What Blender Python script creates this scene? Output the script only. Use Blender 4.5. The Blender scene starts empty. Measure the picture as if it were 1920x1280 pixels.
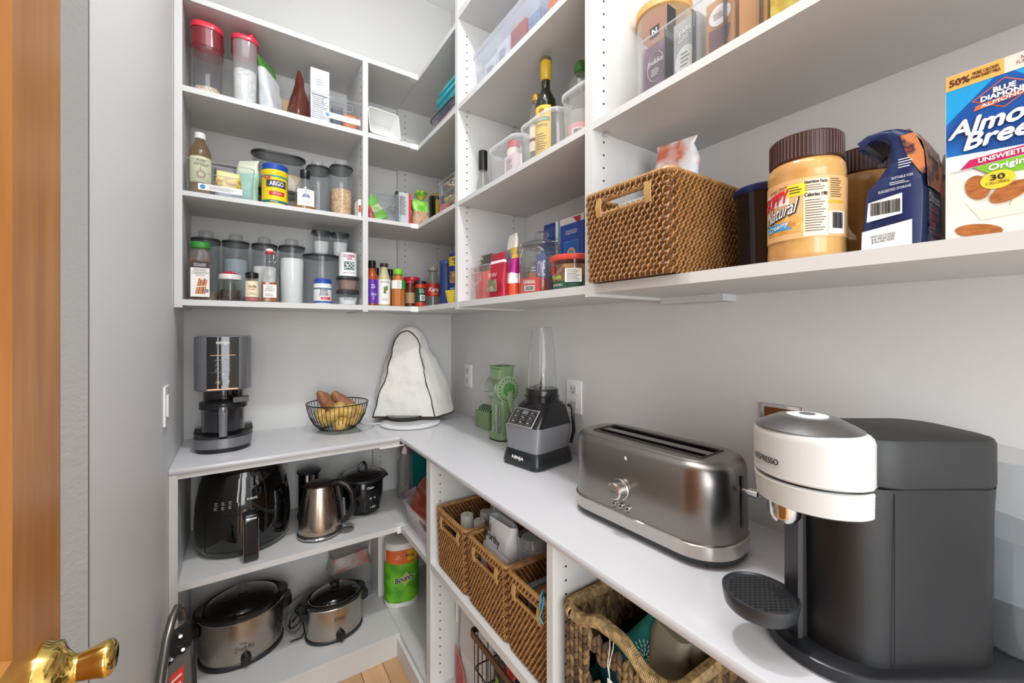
import bpy, bmesh, math, random
from mathutils import Vector, Matrix, noise
random.seed(7)
S = bpy.context.scene
COL = S.collection
R = math.radians

# ---------------------------------------------------------------- camera, world, lamps, exposure
cam = bpy.data.cameras.new('camera')
cam.lens = 769.6 / 1920 * 36
cam.sensor_width = 36
cam.shift_y = -22.2 / 1920
cam.clip_start = .02
co = bpy.data.objects.new('camera', cam)
COL.objects.link(co)
co.location = (-.9959, -2.1237, 1.3598)
co.rotation_euler = (R(90), 0, R(-33.5864))
S.camera = co
S.view_settings.view_transform = 'Standard'
S.view_settings.look = 'None'
S.view_settings.gamma = 1
S.view_settings.use_curve_mapping = False
S.view_settings.exposure = 0.56
S.cycles.transparent_max_bounces = 40
S.cycles.max_bounces = 12
W = bpy.data.worlds.new('world')
S.world = W
W.use_nodes = True
W.node_tree.nodes['Background'].inputs[0].default_value = (.86, .91, 1, 1)
W.node_tree.nodes['Background'].inputs[1].default_value = 1.25


def lamp(name, loc, energy, size, color=(.965, .985, 1), rot=(0, 0, 0), shape='DISK', sy=None):
    l = bpy.data.lights.new(name, 'AREA')
    l.shape = shape
    l.size = size
    if sy:
        l.size_y = sy
    l.energy = energy
    l.color = color
    o = bpy.data.objects.new(name, l)
    o.location = loc
    o.rotation_euler = rot
    COL.objects.link(o)
    return o


lamp('ceiling_light', (-.69, -1.5, 3.08), 13, .12)
lamp('ceiling_fill', (-.8, -2.0, 3.12), 12, .8, shape='RECTANGLE', sy=1.2)  # broad area light added overhead as soft fill
lamp('window_daylight', (-1.4, -4.5, 1.5), 50, 1.5, (.9, .96, 1), (R(88), 0, R(-6)), 'RECTANGLE', 2.4)
lamp('window_daylight', (-2.3, -4.5, 1.5), 34, 1.0, (.9, .96, 1), (R(88), 0, R(-24)), 'RECTANGLE', 2.4)  # second area light, added to spread the daylight more evenly

# ---------------------------------------------------------------- materials


def lin(h):
    if not isinstance(h, str):
        return tuple(h) + (1,)
    o = []
    for i in (0, 2, 4):
        c = int(h[i:i + 2], 16) / 255
        o.append(c / 12.92 if c <= .04045 else ((c + .055) / 1.055) ** 2.4)
    return tuple(o) + (1,)


MT = {}


def newmat(name):
    m = bpy.data.materials.new(name)
    m.use_nodes = True
    n = m.node_tree.nodes
    n.clear()
    out = n.new('ShaderNodeOutputMaterial')
    return m, n, m.node_tree.links, out


def pm(h, rough=.5, metal=0, coat=0, key=None):
    """plain paint, plastic or metal with a faint procedural unevenness in its gloss"""
    k = key or ('p', h, rough, metal, coat)
    if k in MT:
        return MT[k]
    m, n, L, out = newmat('surface_' + str(h))
    b = n.new('ShaderNodeBsdfPrincipled')
    b.inputs['Base Color'].default_value = lin(h)
    b.inputs['Metallic'].default_value = metal
    b.inputs['Coat Weight'].default_value = coat
    t = n.new('ShaderNodeTexNoise')
    t.inputs['Scale'].default_value = 40
    r = n.new('ShaderNodeMapRange')
    r.inputs[3].default_value = max(0.02, rough - .015)
    r.inputs[4].default_value = min(1, rough + .015)
    c = n.new('ShaderNodeTexCoord')
    L.new(c.outputs['Object'], t.inputs['Vector'])
    L.new(t.outputs[0], r.inputs[0])
    L.new(r.outputs[0], b.inputs['Roughness'])
    L.new(b.outputs[0], out.inputs[0])
    MT[k] = m
    return m


def clear(tint='f4f6f6', gloss=.5, milk=0.0, milkcol='e8eaea', key=None):
    """thin clear or frosted plastic: see-through, with a glancing-angle reflection"""
    k = key or ('c', tint, gloss, milk, milkcol)
    if k in MT:
        return MT[k]
    m, n, L, out = newmat('clear_' + tint)
    tr = n.new('ShaderNodeBsdfTransparent')
    tr.inputs[0].default_value = tuple(q ** .4 for q in lin(tint))
    gl = n.new('ShaderNodeBsdfGlossy')
    gl.inputs['Roughness'].default_value = .08
    gl.inputs[0].default_value = (.95, .95, .95, 1)
    lw = n.new('ShaderNodeLayerWeight')
    lw.inputs[0].default_value = .5
    pw = n.new('ShaderNodeMath')
    pw.operation = 'POWER'
    pw.inputs[1].default_value = 3.2
    mu = n.new('ShaderNodeMath')
    mu.operation = 'MULTIPLY_ADD'
    mu.use_clamp = True
    mu.inputs[1].default_value = gloss
    mu.inputs[2].default_value = .035
    L.new(lw.outputs['Facing'], pw.inputs[0])
    L.new(pw.outputs[0], mu.inputs[0])
    base = tr.outputs[0]
    if milk:
        d = n.new('ShaderNodeBsdfDiffuse')
        d.inputs[0].default_value = lin(milkcol)
        t2 = n.new('ShaderNodeBsdfTranslucent')
        t2.inputs[0].default_value = lin(milkcol)
        a = n.new('ShaderNodeMixShader')
        a.inputs[0].default_value = .5
        L.new(d.outputs[0], a.inputs[1])
        L.new(t2.outputs[0], a.inputs[2])
        x = n.new('ShaderNodeMixShader')
        x.inputs[0].default_value = milk
        L.new(tr.outputs[0], x.inputs[1])
        L.new(a.outputs[0], x.inputs[2])
        base = x.outputs[0]
    y = n.new('ShaderNodeMixShader')
    L.new(mu.outputs[0], y.inputs[0])
    L.new(base, y.inputs[1])
    L.new(gl.outputs[0], y.inputs[2])
    L.new(y.outputs[0], out.inputs[0])
    MT[k] = m
    return m


def spot(h1, h2, scale=60, rough=.6, metal=0, thr=.5, width=.08, kind='noise', bump=0, stretch=(1, 1, 1), h3=None, coat=0):
    """two-colour procedural material: noise, voronoi grains or stretched grain, optional bump"""
    k = ('s', h1, h2, scale, rough, metal, thr, width, kind, bump, stretch, h3)
    if k in MT:
        return MT[k]
    m, n, L, out = newmat('pattern_' + h1)
    b = n.new('ShaderNodeBsdfPrincipled')
    b.inputs['Roughness'].default_value = rough
    b.inputs['Metallic'].default_value = metal
    b.inputs['Coat Weight'].default_value = coat
    c = n.new('ShaderNodeTexCoord')
    mp = n.new('ShaderNodeMapping')
    mp.inputs['Scale'].default_value = stretch
    L.new(c.outputs['Object'], mp.inputs[0])
    if kind == 'grain':
        t = n.new('ShaderNodeTexVoronoi')
        src = t.outputs['Color']
        dist = t.outputs['Distance']
    else:
        t = n.new('ShaderNodeTexNoise')
        t.inputs['Detail'].default_value = 4
        src = dist = t.outputs[0]
    t.inputs['Scale'].default_value = scale
    L.new(mp.outputs[0], t.inputs['Vector'])
    r = n.new('ShaderNodeValToRGB')
    e = r.color_ramp.elements
    e[0].position = max(0, thr - width)
    e[1].position = min(1, thr + width)
    e[0].color = lin(h1)
    e[1].color = lin(h2)
    if h3:
        x = e.new(min(1, thr + 2.5 * width))
        x.color = lin(h3)
    L.new(src, r.inputs[0])
    L.new(r.outputs[0], b.inputs['Base Color'])
    if bump:
        bp = n.new('ShaderNodeBump')
        bp.inputs['Strength'].default_value = bump
        bp.inputs['Distance'].default_value = .002 if bump <= 1 else .002 * bump
        L.new(dist, bp.inputs['Height'])
        L.new(bp.outputs[0], b.inputs['Normal'])
    L.new(b.outputs[0], out.inputs[0])
    MT[k] = m
    return m


def steel(h='b9b5b0', rough=.3, axis=2, key=None):
    """brushed metal; brush lines run across the given axis"""
    k = ('st', h, rough, axis)
    if k in MT:
        return MT[k]
    st = [3, 3, 3]
    st[axis] = 500
    m, n, L, out = newmat('brushed_metal')
    b = n.new('ShaderNodeBsdfPrincipled')
    b.inputs['Base Color'].default_value = lin(h)
    b.inputs['Metallic'].default_value = 1
    c = n.new('ShaderNodeTexCoord')
    mp = n.new('ShaderNodeMapping')
    mp.inputs['Scale'].default_value = st
    t = n.new('ShaderNodeTexNoise')
    t.inputs['Scale'].default_value = 1.5
    r = n.new('ShaderNodeMapRange')
    r.inputs[3].default_value = rough - .05
    r.inputs[4].default_value = rough + .06
    L.new(c.outputs['Object'], mp.inputs[0])
    L.new(mp.outputs[0], t.inputs['Vector'])
    L.new(t.outputs[0], r.inputs[0])
    L.new(r.outputs[0], b.inputs['Roughness'])
    L.new(b.outputs[0], out.inputs[0])
    MT[k] = m
    return m


def wood(h1, h2, axis=2, scale=4, rough=.4, planks=False):
    k = ('w', h1, h2, axis, scale, planks)
    if k in MT:
        return MT[k]
    m, n, L, out = newmat('wood_' + h1)
    b = n.new('ShaderNodeBsdfPrincipled')
    b.inputs['Roughness'].default_value = rough
    c = n.new('ShaderNodeTexCoord')
    mp = n.new('ShaderNodeMapping')
    s = [9, 9, 9]
    s[axis] = .7
    mp.inputs['Scale'].default_value = s
    t = n.new('ShaderNodeTexNoise')
    t.inputs['Scale'].default_value = scale
    t.inputs['Detail'].default_value = 6
    t.inputs['Distortion'].default_value = .6
    r = n.new('ShaderNodeValToRGB')
    r.color_ramp.elements[0].position = .3
    r.color_ramp.elements[1].position = .72
    r.color_ramp.elements[0].color = lin(h1)
    r.color_ramp.elements[1].color = lin(h2)
    L.new(c.outputs['Object'], mp.inputs[0])
    L.new(mp.outputs[0], t.inputs['Vector'])
    L.new(t.outputs[0], r.inputs[0])
    col = r.outputs[0]
    if planks:
        br = n.new('ShaderNodeTexBrick')
        br.inputs['Scale'].default_value = 1
        br.inputs['Brick Width'].default_value = 1.2
        br.inputs['Row Height'].default_value = .085
        br.inputs['Mortar Size'].default_value = .0015
        br.inputs['Color1'].default_value = (1, 1, 1, 1)
        br.inputs['Color2'].default_value = (.8, .77, .74, 1)
        br.inputs['Mortar'].default_value = (.3, .2, .12, 1)
        m2 = n.new('ShaderNodeMapping')
        m2.inputs['Rotation'].default_value = (0, 0, R(90))
        L.new(c.outputs['Object'], m2.inputs[0])
        L.new(m2.outputs[0], br.inputs[0])
        mx = n.new('ShaderNodeMix')
        mx.data_type = 'RGBA'
        mx.blend_type = 'MULTIPLY'
        mx.inputs[0].default_value = 1
        L.new(col, mx.inputs[6])
        L.new(br.outputs[0], mx.inputs[7])
        col = mx.outputs[2]
    L.new(col, b.inputs['Base Color'])
    L.new(b.outputs[0], out.inputs[0])
    MT[k] = m
    return m


def wallmat(h, bump=.12):
    k = ('wall', h)
    if k in MT:
        return MT[k]
    m, n, L, out = newmat('painted_wall')
    b = n.new('ShaderNodeBsdfPrincipled')
    b.inputs['Base Color'].default_value = lin(h)
    b.inputs['Roughness'].default_value = .55
    c = n.new('ShaderNodeTexCoord')
    t = n.new('ShaderNodeTexNoise')
    t.inputs['Scale'].default_value = 160
    t.inputs['Detail'].default_value = 3
    bp = n.new('ShaderNodeBump')
    bp.inputs['Strength'].default_value = bump
    bp.inputs['Distance'].default_value = .002
    L.new(c.outputs['Object'], t.inputs['Vector'])
    L.new(t.outputs[0], bp.inputs['Height'])
    L.new(bp.outputs[0], b.inputs['Normal'])
    L.new(b.outputs[0], out.inputs[0])
    MT[k] = m
    return m


WHITE = pm('d0cfcd', .38)
WHITE2 = pm('e6e5e3', .25)
BLACK = pm('101010', .3)
MATTE = pm('17171a', .5)
GLOSSB = pm('080707', .08, 0, .5)
DARK = pm('2b2c30', .4)
CHROME = pm('d8d8d8', .12, 1)
CLEAR = clear()
CLEARB = clear('dfe6ee', .9, .05)
SMOKE = clear('dfe3e7', .6, .12, 'd8dce0')
FROST = clear('ffffff', .4, .42, 'e4e6ea')
PAPER = pm('efece6', .6)
INK = pm('1a1a1c', .6)
RED = pm('c8202c', .4)
GOLD = pm('c9a227', .4)

# ---------------------------------------------------------------- mesh builder
FCU = {}


def textmesh(s):
    if s in FCU:
        return FCU[s]
    c = bpy.data.curves.new('lettering', 'FONT')
    c.body = s
    c.size = 1
    c.resolution_u = 3
    c.align_x = 'CENTER'
    c.space_line = .85
    o = bpy.data.objects.new('lettering', c)
    me = bpy.data.meshes.new_from_object(o)
    vs = [v.co.copy() for v in me.vertices]
    fs = [tuple(p.vertices) for p in me.polygons]
    bpy.data.objects.remove(o)
    bpy.data.meshes.remove(me)
    bpy.data.curves.remove(c)
    FCU[s] = (vs, fs)
    return vs, fs


def rrect(w, d, r, n=6):
    """rounded rectangle outline, counter-clockwise, 4*n points"""
    r = max(min(r, w / 2 - 1e-5, d / 2 - 1e-5), 1e-5)
    pts = []
    for k, (sx, sy) in enumerate(((1, -1), (1, 1), (-1, 1), (-1, -1))):
        cx, cy = sx * (w / 2 - r), sy * (d / 2 - r)
        a0 = -90 + 90 * k
        for i in range(n):
            a = R(a0 + 90 * i / (n - 1))
            pts.append((cx + r * math.cos(a), cy + r * math.sin(a)))
    return pts


class B:
    def __init__(s):
        s.v = []
        s.f = []
        s.m = []
        s.ms = []
        s.T = Matrix.Identity(4)

    def mi(s, mat):
        if mat not in s.ms:
            s.ms.append(mat)
        return s.ms.index(mat)

    def add(s, vs, fs, mat):
        o = len(s.v)
        k = s.mi(mat)
        s.v += [tuple(s.T @ Vector(v)) for v in vs]
        for f in fs:
            s.f.append(tuple(i + o for i in f))
            s.m.append(k)
        return s

    def box(s, x0, x1, y0, y1, z0, z1, mat):
        v = [(x, y, z) for z in (z0, z1) for y in (y0, y1) for x in (x0, x1)]
        return s.add(v, [(0, 2, 3, 1), (4, 5, 7, 6), (0, 1, 5, 4), (2, 6, 7, 3), (0, 4, 6, 2), (1, 3, 7, 5)], mat)

    def rings(s, rs, mat, caps=(1, 1), closed=True):
        n = len(rs[0])
        v = [p for r in rs for p in r]
        f = []
        for i in range(len(rs) - 1):
            for j in range(n if closed else n - 1):
                k = (j + 1) % n
                f.append((i * n + j, i * n + k, (i + 1) * n + k, (i + 1) * n + j))
        if caps[0]:
            f.append(tuple(range(n))[::-1])
        if caps[1]:
            o = (len(rs) - 1) * n
            f.append(tuple(range(o, o + n)))
        return s.add(v, f, mat)

    def loft(s, rs, mat, n=6, caps=(1, 1), cx=0, cy=0):
        """stack of rounded rectangles: (z, w, d, r[, ox, oy])"""
        out = []
        for q in rs:
            z, w, d, r = q[:4]
            ox, oy = (q[4], q[5]) if len(q) > 4 else (0, 0)
            out.append([(x + cx + ox, y + cy + oy, z) for x, y in rrect(w, d, r, n)])
        return s.rings(out, mat, caps)

    def rbox(s, w, d, z0, z1, r, mat, e=.002, cx=0, cy=0, n=5):
        return s.loft([(z0, w - 2 * e, d - 2 * e, r), (z0 + e, w, d, r), (z1 - e, w, d, r), (z1, w - 2 * e, d - 2 * e, r)], mat, n, (1, 1), cx, cy)

    def lathe(s, prof, mat, seg=28, sx=1, sy=1, caps=(1, 1), cx=0, cy=0, a0=0, a1=360):
        full = abs(a1 - a0) >= 360
        m = seg if full else seg + 1
        out = []
        for r, z in prof:
            out.append([(cx + sx * r * math.cos(R(a0 + (a1 - a0) * i / seg)), cy + sy * r * math.sin(R(a0 + (a1 - a0) * i / seg)), z) for i in range(m)])
        return s.rings(out, mat, caps if full else (0, 0), full)

    def tube(s, pts, r, mat, seg=6, closed=False, caps=True):
        P = [Vector(p) for p in pts]
        n = len(P)
        rs = []
        up = None
        for i in range(n):
            a = P[(i - 1) % n] if (closed or i) else P[i]
            b = P[(i + 1) % n] if (closed or i < n - 1) else P[i]
            t = (b - a).normalized()
            if up is None:
                up = Vector((0, 0, 1)) if abs(t.z) < .9 else Vector((1, 0, 0))
            u = t.cross(up)
            if u.length < 1e-4:
                u = t.cross(Vector((1, 0.3, 0)))
            u.normalize()
            w = u.cross(t).normalized()
            up = w
            rr = r[i] if isinstance(r, (list, tuple)) else r
            rs.append([tuple(P[i] + rr * (math.cos(2 * math.pi * k / seg) * u + math.sin(2 * math.pi * k / seg) * w)) for k in range(seg)])
        if closed:
            rs.append(rs[0])
            return s.rings(rs, mat, (0, 0))
        return s.rings(rs, mat, (1, 1) if caps else (0, 0))

    def poly(s, pts, y, mat):
        """flat outline in the local x-z plane facing -y"""
        return s.add([(x, y, z) for x, z in pts], [tuple(range(len(pts)))], mat)

    def disc(s, x, z, rx, rz, y, mat, n=20, rot=0):
        c, q = math.cos(R(rot)), math.sin(R(rot))
        return s.poly([(x + rx * math.cos(2 * math.pi * i / n) * c - rz * math.sin(2 * math.pi * i / n) * q, z + rx * math.cos(2 * math.pi * i / n) * q + rz * math.sin(2 * math.pi * i / n) * c) for i in range(n)], y, mat)

    def band(s, r, z0, z1, a, w, mat, n=14, sx=1, sy=1):
        """curved patch on a round body; a = centre angle from the front (-y) towards +x, w = half width, degrees"""
        vs = []
        for i in range(n + 1):
            t = R(a - w + 2 * w * i / n)
            for z in (z0, z1):
                vs.append((sx * r * math.sin(t), -sy * r * math.cos(t), z))
        return s.add(vs, [(2 * i, 2 * i + 2, 2 * i + 3, 2 * i + 1) for i in range(n)], mat)

    def text(s, t, mat, x, z, w, h, y=0, r=None, slant=0, a=0, bold=0, rise=0):
        """lettering fitted in a w x h box centred at (x, z); r bends it round a body of that radius"""
        vs, fs = textmesh(t)
        if not vs:
            return s
        x0, x1 = min(v.x for v in vs), max(v.x for v in vs)
        z0, z1 = min(v.y for v in vs), max(v.y for v in vs)
        kx, kz = w / max(x1 - x0, 1e-5), h / max(z1 - z0, 1e-5)
        for lay, off in enumerate(((-bold, 0), (bold, 0), (0, bold), (0, -bold)) if bold else ((0, 0),)):
            out = []
            up = .00007 * lay
            for v in vs:
                px = (v.x - (x0 + x1) / 2) * kx + off[0]
                pz = (v.y - (z0 + z1) / 2) * kz + off[1]
                px += slant * pz
                pz += rise * px
                px += x
                if r:
                    th = px / r + R(a)
                    out.append(((r + up) * math.sin(th), y - (r + up) * math.cos(th), z + pz))
                else:
                    out.append((px, y - up, z + pz))
            s.add(out, fs, mat)
        return s

    def lines(s, mat, x, z, w, h, n, y=0, r=None, a=0, th=.35):
        """rows of small print too small to read, and bar codes when th < 0"""
        for i in range(n):
            if th > 0:
                zz = z + h / 2 - h * (i + .5) / n
                ww = w * (.7 + .3 * ((i * 37) % 10) / 10)
                hh = h / n * th / 2
                q = [(x - w / 2, zz - hh), (x - w / 2 + ww, zz - hh), (x - w / 2 + ww, zz + hh), (x - w / 2, zz + hh)]
            else:
                xx = x - w / 2 + w * (i + .5) / n
                ww = w / n * (.2 + .3 * ((i * 53) % 7) / 7)
                q = [(xx - ww, z - h / 2), (xx + ww, z - h / 2), (xx + ww, z + h / 2), (xx - ww, z + h / 2)]
            if r:
                m = 4
                vs = []
                for k in range(m + 1):
                    px = q[0][0] + (q[1][0] - q[0][0]) * k / m
                    t = px / r + R(a)
                    vs += [(r * math.sin(t), y - r * math.cos(t), q[0][1]), (r * math.sin(t), y - r * math.cos(t), q[2][1])]
                s.add(vs, [(2 * k, 2 * k + 2, 2 * k + 3, 2 * k + 1) for k in range(m)], mat)
            else:
                s.poly(q, y, mat)
        return s

    def bumpy(s, amp, sc=30, seed=0, zmin=None):
        """push every vertex about a little: crumpled film, cloth, lumps"""
        o = Vector((seed * 3.1, seed * 1.7, seed))
        for i, v in enumerate(s.v):
            v = Vector(v)
            if zmin is not None and v.z < zmin:
                continue
            s.v[i] = tuple(v + amp * noise.noise_vector(v * sc + o))
        return s

    def build(s, name, parent=None, loc=None, rot=0, sharp=38, flat=False):
        me = bpy.data.meshes.new(name)
        me.from_pydata(s.v, [], s.f)
        for m in s.ms:
            me.materials.append(m)
        me.polygons.foreach_set('material_index', s.m)
        bm = bmesh.new()
        bm.from_mesh(me)
        bmesh.ops.recalc_face_normals(bm, faces=bm.faces)
        bm.to_mesh(me)
        bm.free()
        if not flat:
            me.polygons.foreach_set('use_smooth', [True] * len(me.polygons))
            me.set_sharp_from_angle(angle=R(sharp))
        o = bpy.data.objects.new(name, me)
        COL.objects.link(o)
        if parent is not None:
            o.parent = parent
        if loc is not None:
            o.location = loc
            o.rotation_euler = (0, 0, R(rot))
        return o


def tag(o, label, cat, group=None):
    o['label'] = label
    o['category'] = cat
    if group:
        o['group'] = group
    return o


def thing(name, label, cat, loc, rot=0, group=None):
    o = bpy.data.objects.new(name, None)
    o.empty_display_size = .03
    COL.objects.link(o)
    o.location = loc
    o.rotation_euler = (0, 0, R(rot))
    return tag(o, label, cat, group)


def structure(name, b):
    o = b.build(name)
    o['kind'] = 'structure'
    return o


def ell(t, a, b):
    return (a * math.cos(t), b * math.sin(t))


ZA, ZB, ZC, ZT = 2.2073, 1.8427, 1.465, 2.5289      # upper shelf tops
CT, ZM, ZL = .914, .5404, .0966                      # worktop, middle shelf, bottom shelf
UD, LD = .3114, .4372                                # upper and lower depths
XL = -1.1838                                         # left wall face
# ================================================================ the room
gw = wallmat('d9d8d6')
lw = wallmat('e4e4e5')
structure('floor', B().box(-3, .1, -4.6, .1, -.05, 0, wood('c79a6b', 'dcb488', 1, 3, .35, True)))
structure('ceiling', B().box(-3, .1, -4.6, .1, 3.15, 3.2, wallmat('efefee')))
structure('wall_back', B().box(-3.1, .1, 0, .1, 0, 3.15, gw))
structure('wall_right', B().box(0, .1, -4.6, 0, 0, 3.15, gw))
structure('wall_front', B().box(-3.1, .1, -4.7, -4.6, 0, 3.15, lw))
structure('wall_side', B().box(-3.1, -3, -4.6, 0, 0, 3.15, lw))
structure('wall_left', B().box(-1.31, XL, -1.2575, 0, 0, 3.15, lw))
structure('wall_end_shaded', B().box(-1.31, XL, -1.265, -1.2575, 0, 3.15, wallmat('787674', .5)))  # end face of the left wall, its shade put into a darker paint
oak = wood('a8682c', 'c98a45', 2, 3, .35)
d = bpy.data.objects.new('door_1', None)
COL.objects.link(d)
d['kind'] = 'structure'
dm = B()
dm.box(-1.185, -1.15, -1.62, -1.512, .01, 2.1, oak)
dm.box(-1.185, -1.15, -2.35, -1.62, .95, 1.09, oak).box(-1.185, -1.15, -2.35, -1.62, .01, .2, oak).box(-1.185, -1.15, -2.35, -1.62, 2.0, 2.1, oak)
dm.box(-1.175, -1.164, -2.35, -1.62, .2, .95, oak).box(-1.175, -1.164, -2.35, -1.62, 1.09, 2.0, oak)
for z0, z1 in ((1.09, 2.0), (.2, .95)):
    dm.add([(-1.15, -1.62, z0), (-1.164, -1.632, z0), (-1.164, -1.632, z1), (-1.15, -1.62, z1)], [(0, 1, 2, 3)], oak)
    dm.add([(-1.15, -1.62, z0), (-1.15, -2.35, z0), (-1.164, -2.35, z0 + .012), (-1.164, -1.632, z0 + .012)], [(0, 1, 2, 3)], oak)
dm.build('panel', d)
brass = pm('e0bf6a', .12, 1)
h = B()
h.T = Matrix.Translation((-1.15, -1.565, 1.036)) @ Matrix.Rotation(R(90), 4, 'Y')
h.lathe([(.031, 0), (.031, .003), (.028, .007), (.028, .012), (.019, .016), (.0125, .022), (.012, .026)], brass)
h.lathe([(.011, .018), (.012, .026), (.0145, .038), (.0165, .044), (.0155, .049), (.011, .052)], brass)
h.build('door_handle', d, sharp=75)


def plate(name, loc, rot, label, cat, kind):
    t = thing(name, label, cat, loc, rot)
    B().rbox(.078, .006, -.059, .059, .002, pm('f8f8f7', .3), .0015, 0, -.003).build('cover_plate', t)
    if kind == 'outlet':
        for z in (-.026, .026):
            b = B()
            b.rbox(.034, .004, z - .0165, z + .0165, .001, WHITE2, .003, 0, -.0065)
            for sx in (-.007, .007):
                b.box(sx - .001, sx + .001, -.0092, -.0084, z - .001, z + .009, INK)
            b.disc(0, z - .009, .0028, .0028, -.0091, INK)
            b.build('socket', t)
    else:
        B().rbox(.034, .006, -.034, .034, .001, WHITE2, .003, 0, -.008).build('rocker', t)
    return t


plate('power_outlet', (0, -.217, 1.12), -90, 'white wall outlet on the right wall beside the covered mixer', 'outlet', 'outlet')
plate('power_outlet', (0, -1.029, 1.121), -90, 'white wall outlet on the right wall behind the cup blender', 'outlet', 'outlet')
plate('light_switch', (XL, -.51, 1.13), 90, 'white rocker switch on the left wall beside the frozen dessert maker', 'light switch', 'switch')

# ================================================================ shelving units
HOLE = pm('1c1b1a', .8)
ZC0 = 1.4444


def holes(parent, pts, ax):
    """drilled shelf-pin holes: little dark cylinders set in the panel face"""
    b = B()
    for x, y, z in pts:
        b.T = Matrix.Translation((x, y, z)) @ (Matrix.Rotation(R(90), 4, 'Y') if ax == 'x' else Matrix.Rotation(R(90), 4, 'X'))
        b.lathe([(.0026, -.0006), (.0026, .0006)], HOLE, 8)
    b.build('pin_holes', parent)


def zs(z0, z1, st=.0305):
    o = []
    z = z0
    while z < z1:
        o.append(z)
        z += st
    return o


t = thing('wall_shelf_unit', 'white open wall shelf unit at the left end of the back wall', 'shelf unit', (0, 0, 0))
B().box(XL + .001, -1.1604, -UD, -.001, 1.437, 3.0, WHITE).build('side_panel', t)
B().box(-.5571, -.535, -UD, -.001, 1.437, ZT, WHITE).build('side_panel', t)
for z1, z0 in ((ZT, 2.5082), (ZA, 2.1874), (ZB, 1.8261), (ZC, ZC0)):
    B().box(-1.1602, -.5573, -UD + .001, -.001, z0, z1, WHITE).build('shelf', t)
holes(t, [(-.5576, y, z) for y in (-.275, -.05) for z in zs(1.5, 2.49) if min(abs(z - q) for q in (ZA, ZB)) > .03], 'x')
B().box(-1.1602, -.5573, -.02, -.001, ZA + .001, ZA + .055, WHITE).build('back_rail', t)

t = thing('corner_shelf_unit', 'white L-shaped corner shelf unit where the two upper runs meet', 'shelf unit', (0, 0, 0))
B().box(-UD, -.001, -.022, -.001, 1.44, ZT, WHITE).build('end_panel', t)
for z1, z0 in ((ZT, 2.5082), (ZA, 2.1874), (ZB, 1.8261), (ZC, ZC0)):
    b = B()
    b.box(-.5348, -UD + .0002, -UD, -.001, z0, z1, WHITE)
    b.box(-UD + .001, -.001, -.7010, -.0225, z0, z1, WHITE)
    b.build('shelf', t)
    B().box(-.345, -UD, -UD - .002, -UD + .03, z0 - .003, z1 + .001, WHITE2).build('corner_cleat', t)
holes(t, [(x, -.0222, z) for x in (-.274, -.09) for z in zs(1.5, 2.49) if min(abs(z - q) for q in (ZA, ZB)) > .03], 'y')

t = thing('wall_shelf_unit', 'white open wall shelf unit in the middle of the right wall', 'shelf unit', (0, 0, 0))
B().box(-UD, -.001, -.7248, -.7012, 1.437, 2.62, WHITE).build('side_panel', t)
B().box(-UD, -.001, -1.4308, -1.4066, 1.437, 2.9, WHITE).build('side_panel', t)
for z1, z0 in ((ZT + .03, 2.53), (ZA, 2.1874), (ZB, 1.8261), (ZC, ZC0)):
    B().box(-UD + .001, -.001, -1.4064, -.725, z0, z1, WHITE).build('shelf', t)
holes(t, [(x, -.7250, z) for x in (-.274, -.06) for z in zs(1.5, 2.49) if min(abs(z - q) for q in (ZA, ZB)) > .03], 'y')
holes(t, [(x, -1.4310, z) for x in (-.274, -.06) for z in zs(1.5, 2.49) if min(abs(z - q) for q in (ZA, ZB)) > .03], 'y')
pin = B()
for y in (-.733, ):
    for x in (-.274, -.06):
        for z in (ZA, ZB):
            pin.T = Matrix.Translation((x, y, z - .024))
            pin.lathe([(.007, 0), (.007, .003)], CHROME, 10)
for x in (-.274,):
    pin.T = Matrix.Translation((x, -1.438, ZB - .024))
    pin.lathe([(.007, 0), (.007, .003)], CHROME, 10)
pin.build('shelf_pins', t)

t = thing('wall_shelf_unit', 'white open wall shelf unit nearest the camera on the right wall', 'shelf unit', (0, 0, 0))
for z1, z0 in ((2.56, 2.54), (ZB, 1.8261), (ZC, ZC0)):
    B().box(-UD + .001, -.001, -2.6, -1.431, z0, z1, WHITE).build('shelf', t)
B().box(-UD, -.001, -2.62, -2.601, 1.437, 2.9, WHITE).build('side_panel', t)
B().box(-.06, -.001, -1.6, -1.432, 1.428, 1.4442, WHITE).build('mounting_cleat', t)

t = thing('base_shelf_unit', 'white open base shelf unit under the back wall worktop', 'shelf unit', (0, 0, 0))
B().box(XL + .001, -1.1604, -LD, -.001, 0, .8955, WHITE).build('side_panel', t)
B().box(-1.1602, -.4374, -LD + .004, -LD + .024, .879, .8955, WHITE).build('front_rail', t)
for z1, z0 in ((ZM, .519), (ZL, .0766)):
    B().box(-1.1602, -LD + .0002, -LD, -.001, z0, z1, WHITE).build('shelf', t)
B().box(-1.1602, -.4502, -LD + .001, -LD + .014, .001, .0764, WHITE).build('toe_kick', t)
t = thing('base_shelf_unit', 'white L-shaped corner base shelf unit under the worktop corner', 'shelf unit', (0, 0, 0))
B().box(-LD, -.001, -.022, -.001, 0, .8955, WHITE).build('end_panel', t)
for z1, z0 in ((ZM, .519), (ZL, .0766)):
    b = B()
    b.box(-LD + .001, -.001, -.7273, -.0225, z0, z1, WHITE)
    b.build('shelf', t)
B().box(-LD - .012, -LD + .03, -LD - .004, -LD + .03, .512, ZM + .001, WHITE2).build('corner_cleat', t)
B().box(-.45, -.437, -.7273, -LD + .0145, .001, .0764, WHITE).build('toe_kick', t)
B().box(-LD, -.001, -.763, -.7275, 0, .8955, WHITE).build('side_panel', t)
B().box(-.52, -LD + .02, -LD + .004, -LD + .03, .872, .8788, WHITE2).build('corner_brace', t)
holes(t, [(x, -.0222, z) for x in (-.40, -.09) for z in zs(.14, .87) if abs(z - ZM) > .03], 'y')
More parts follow.
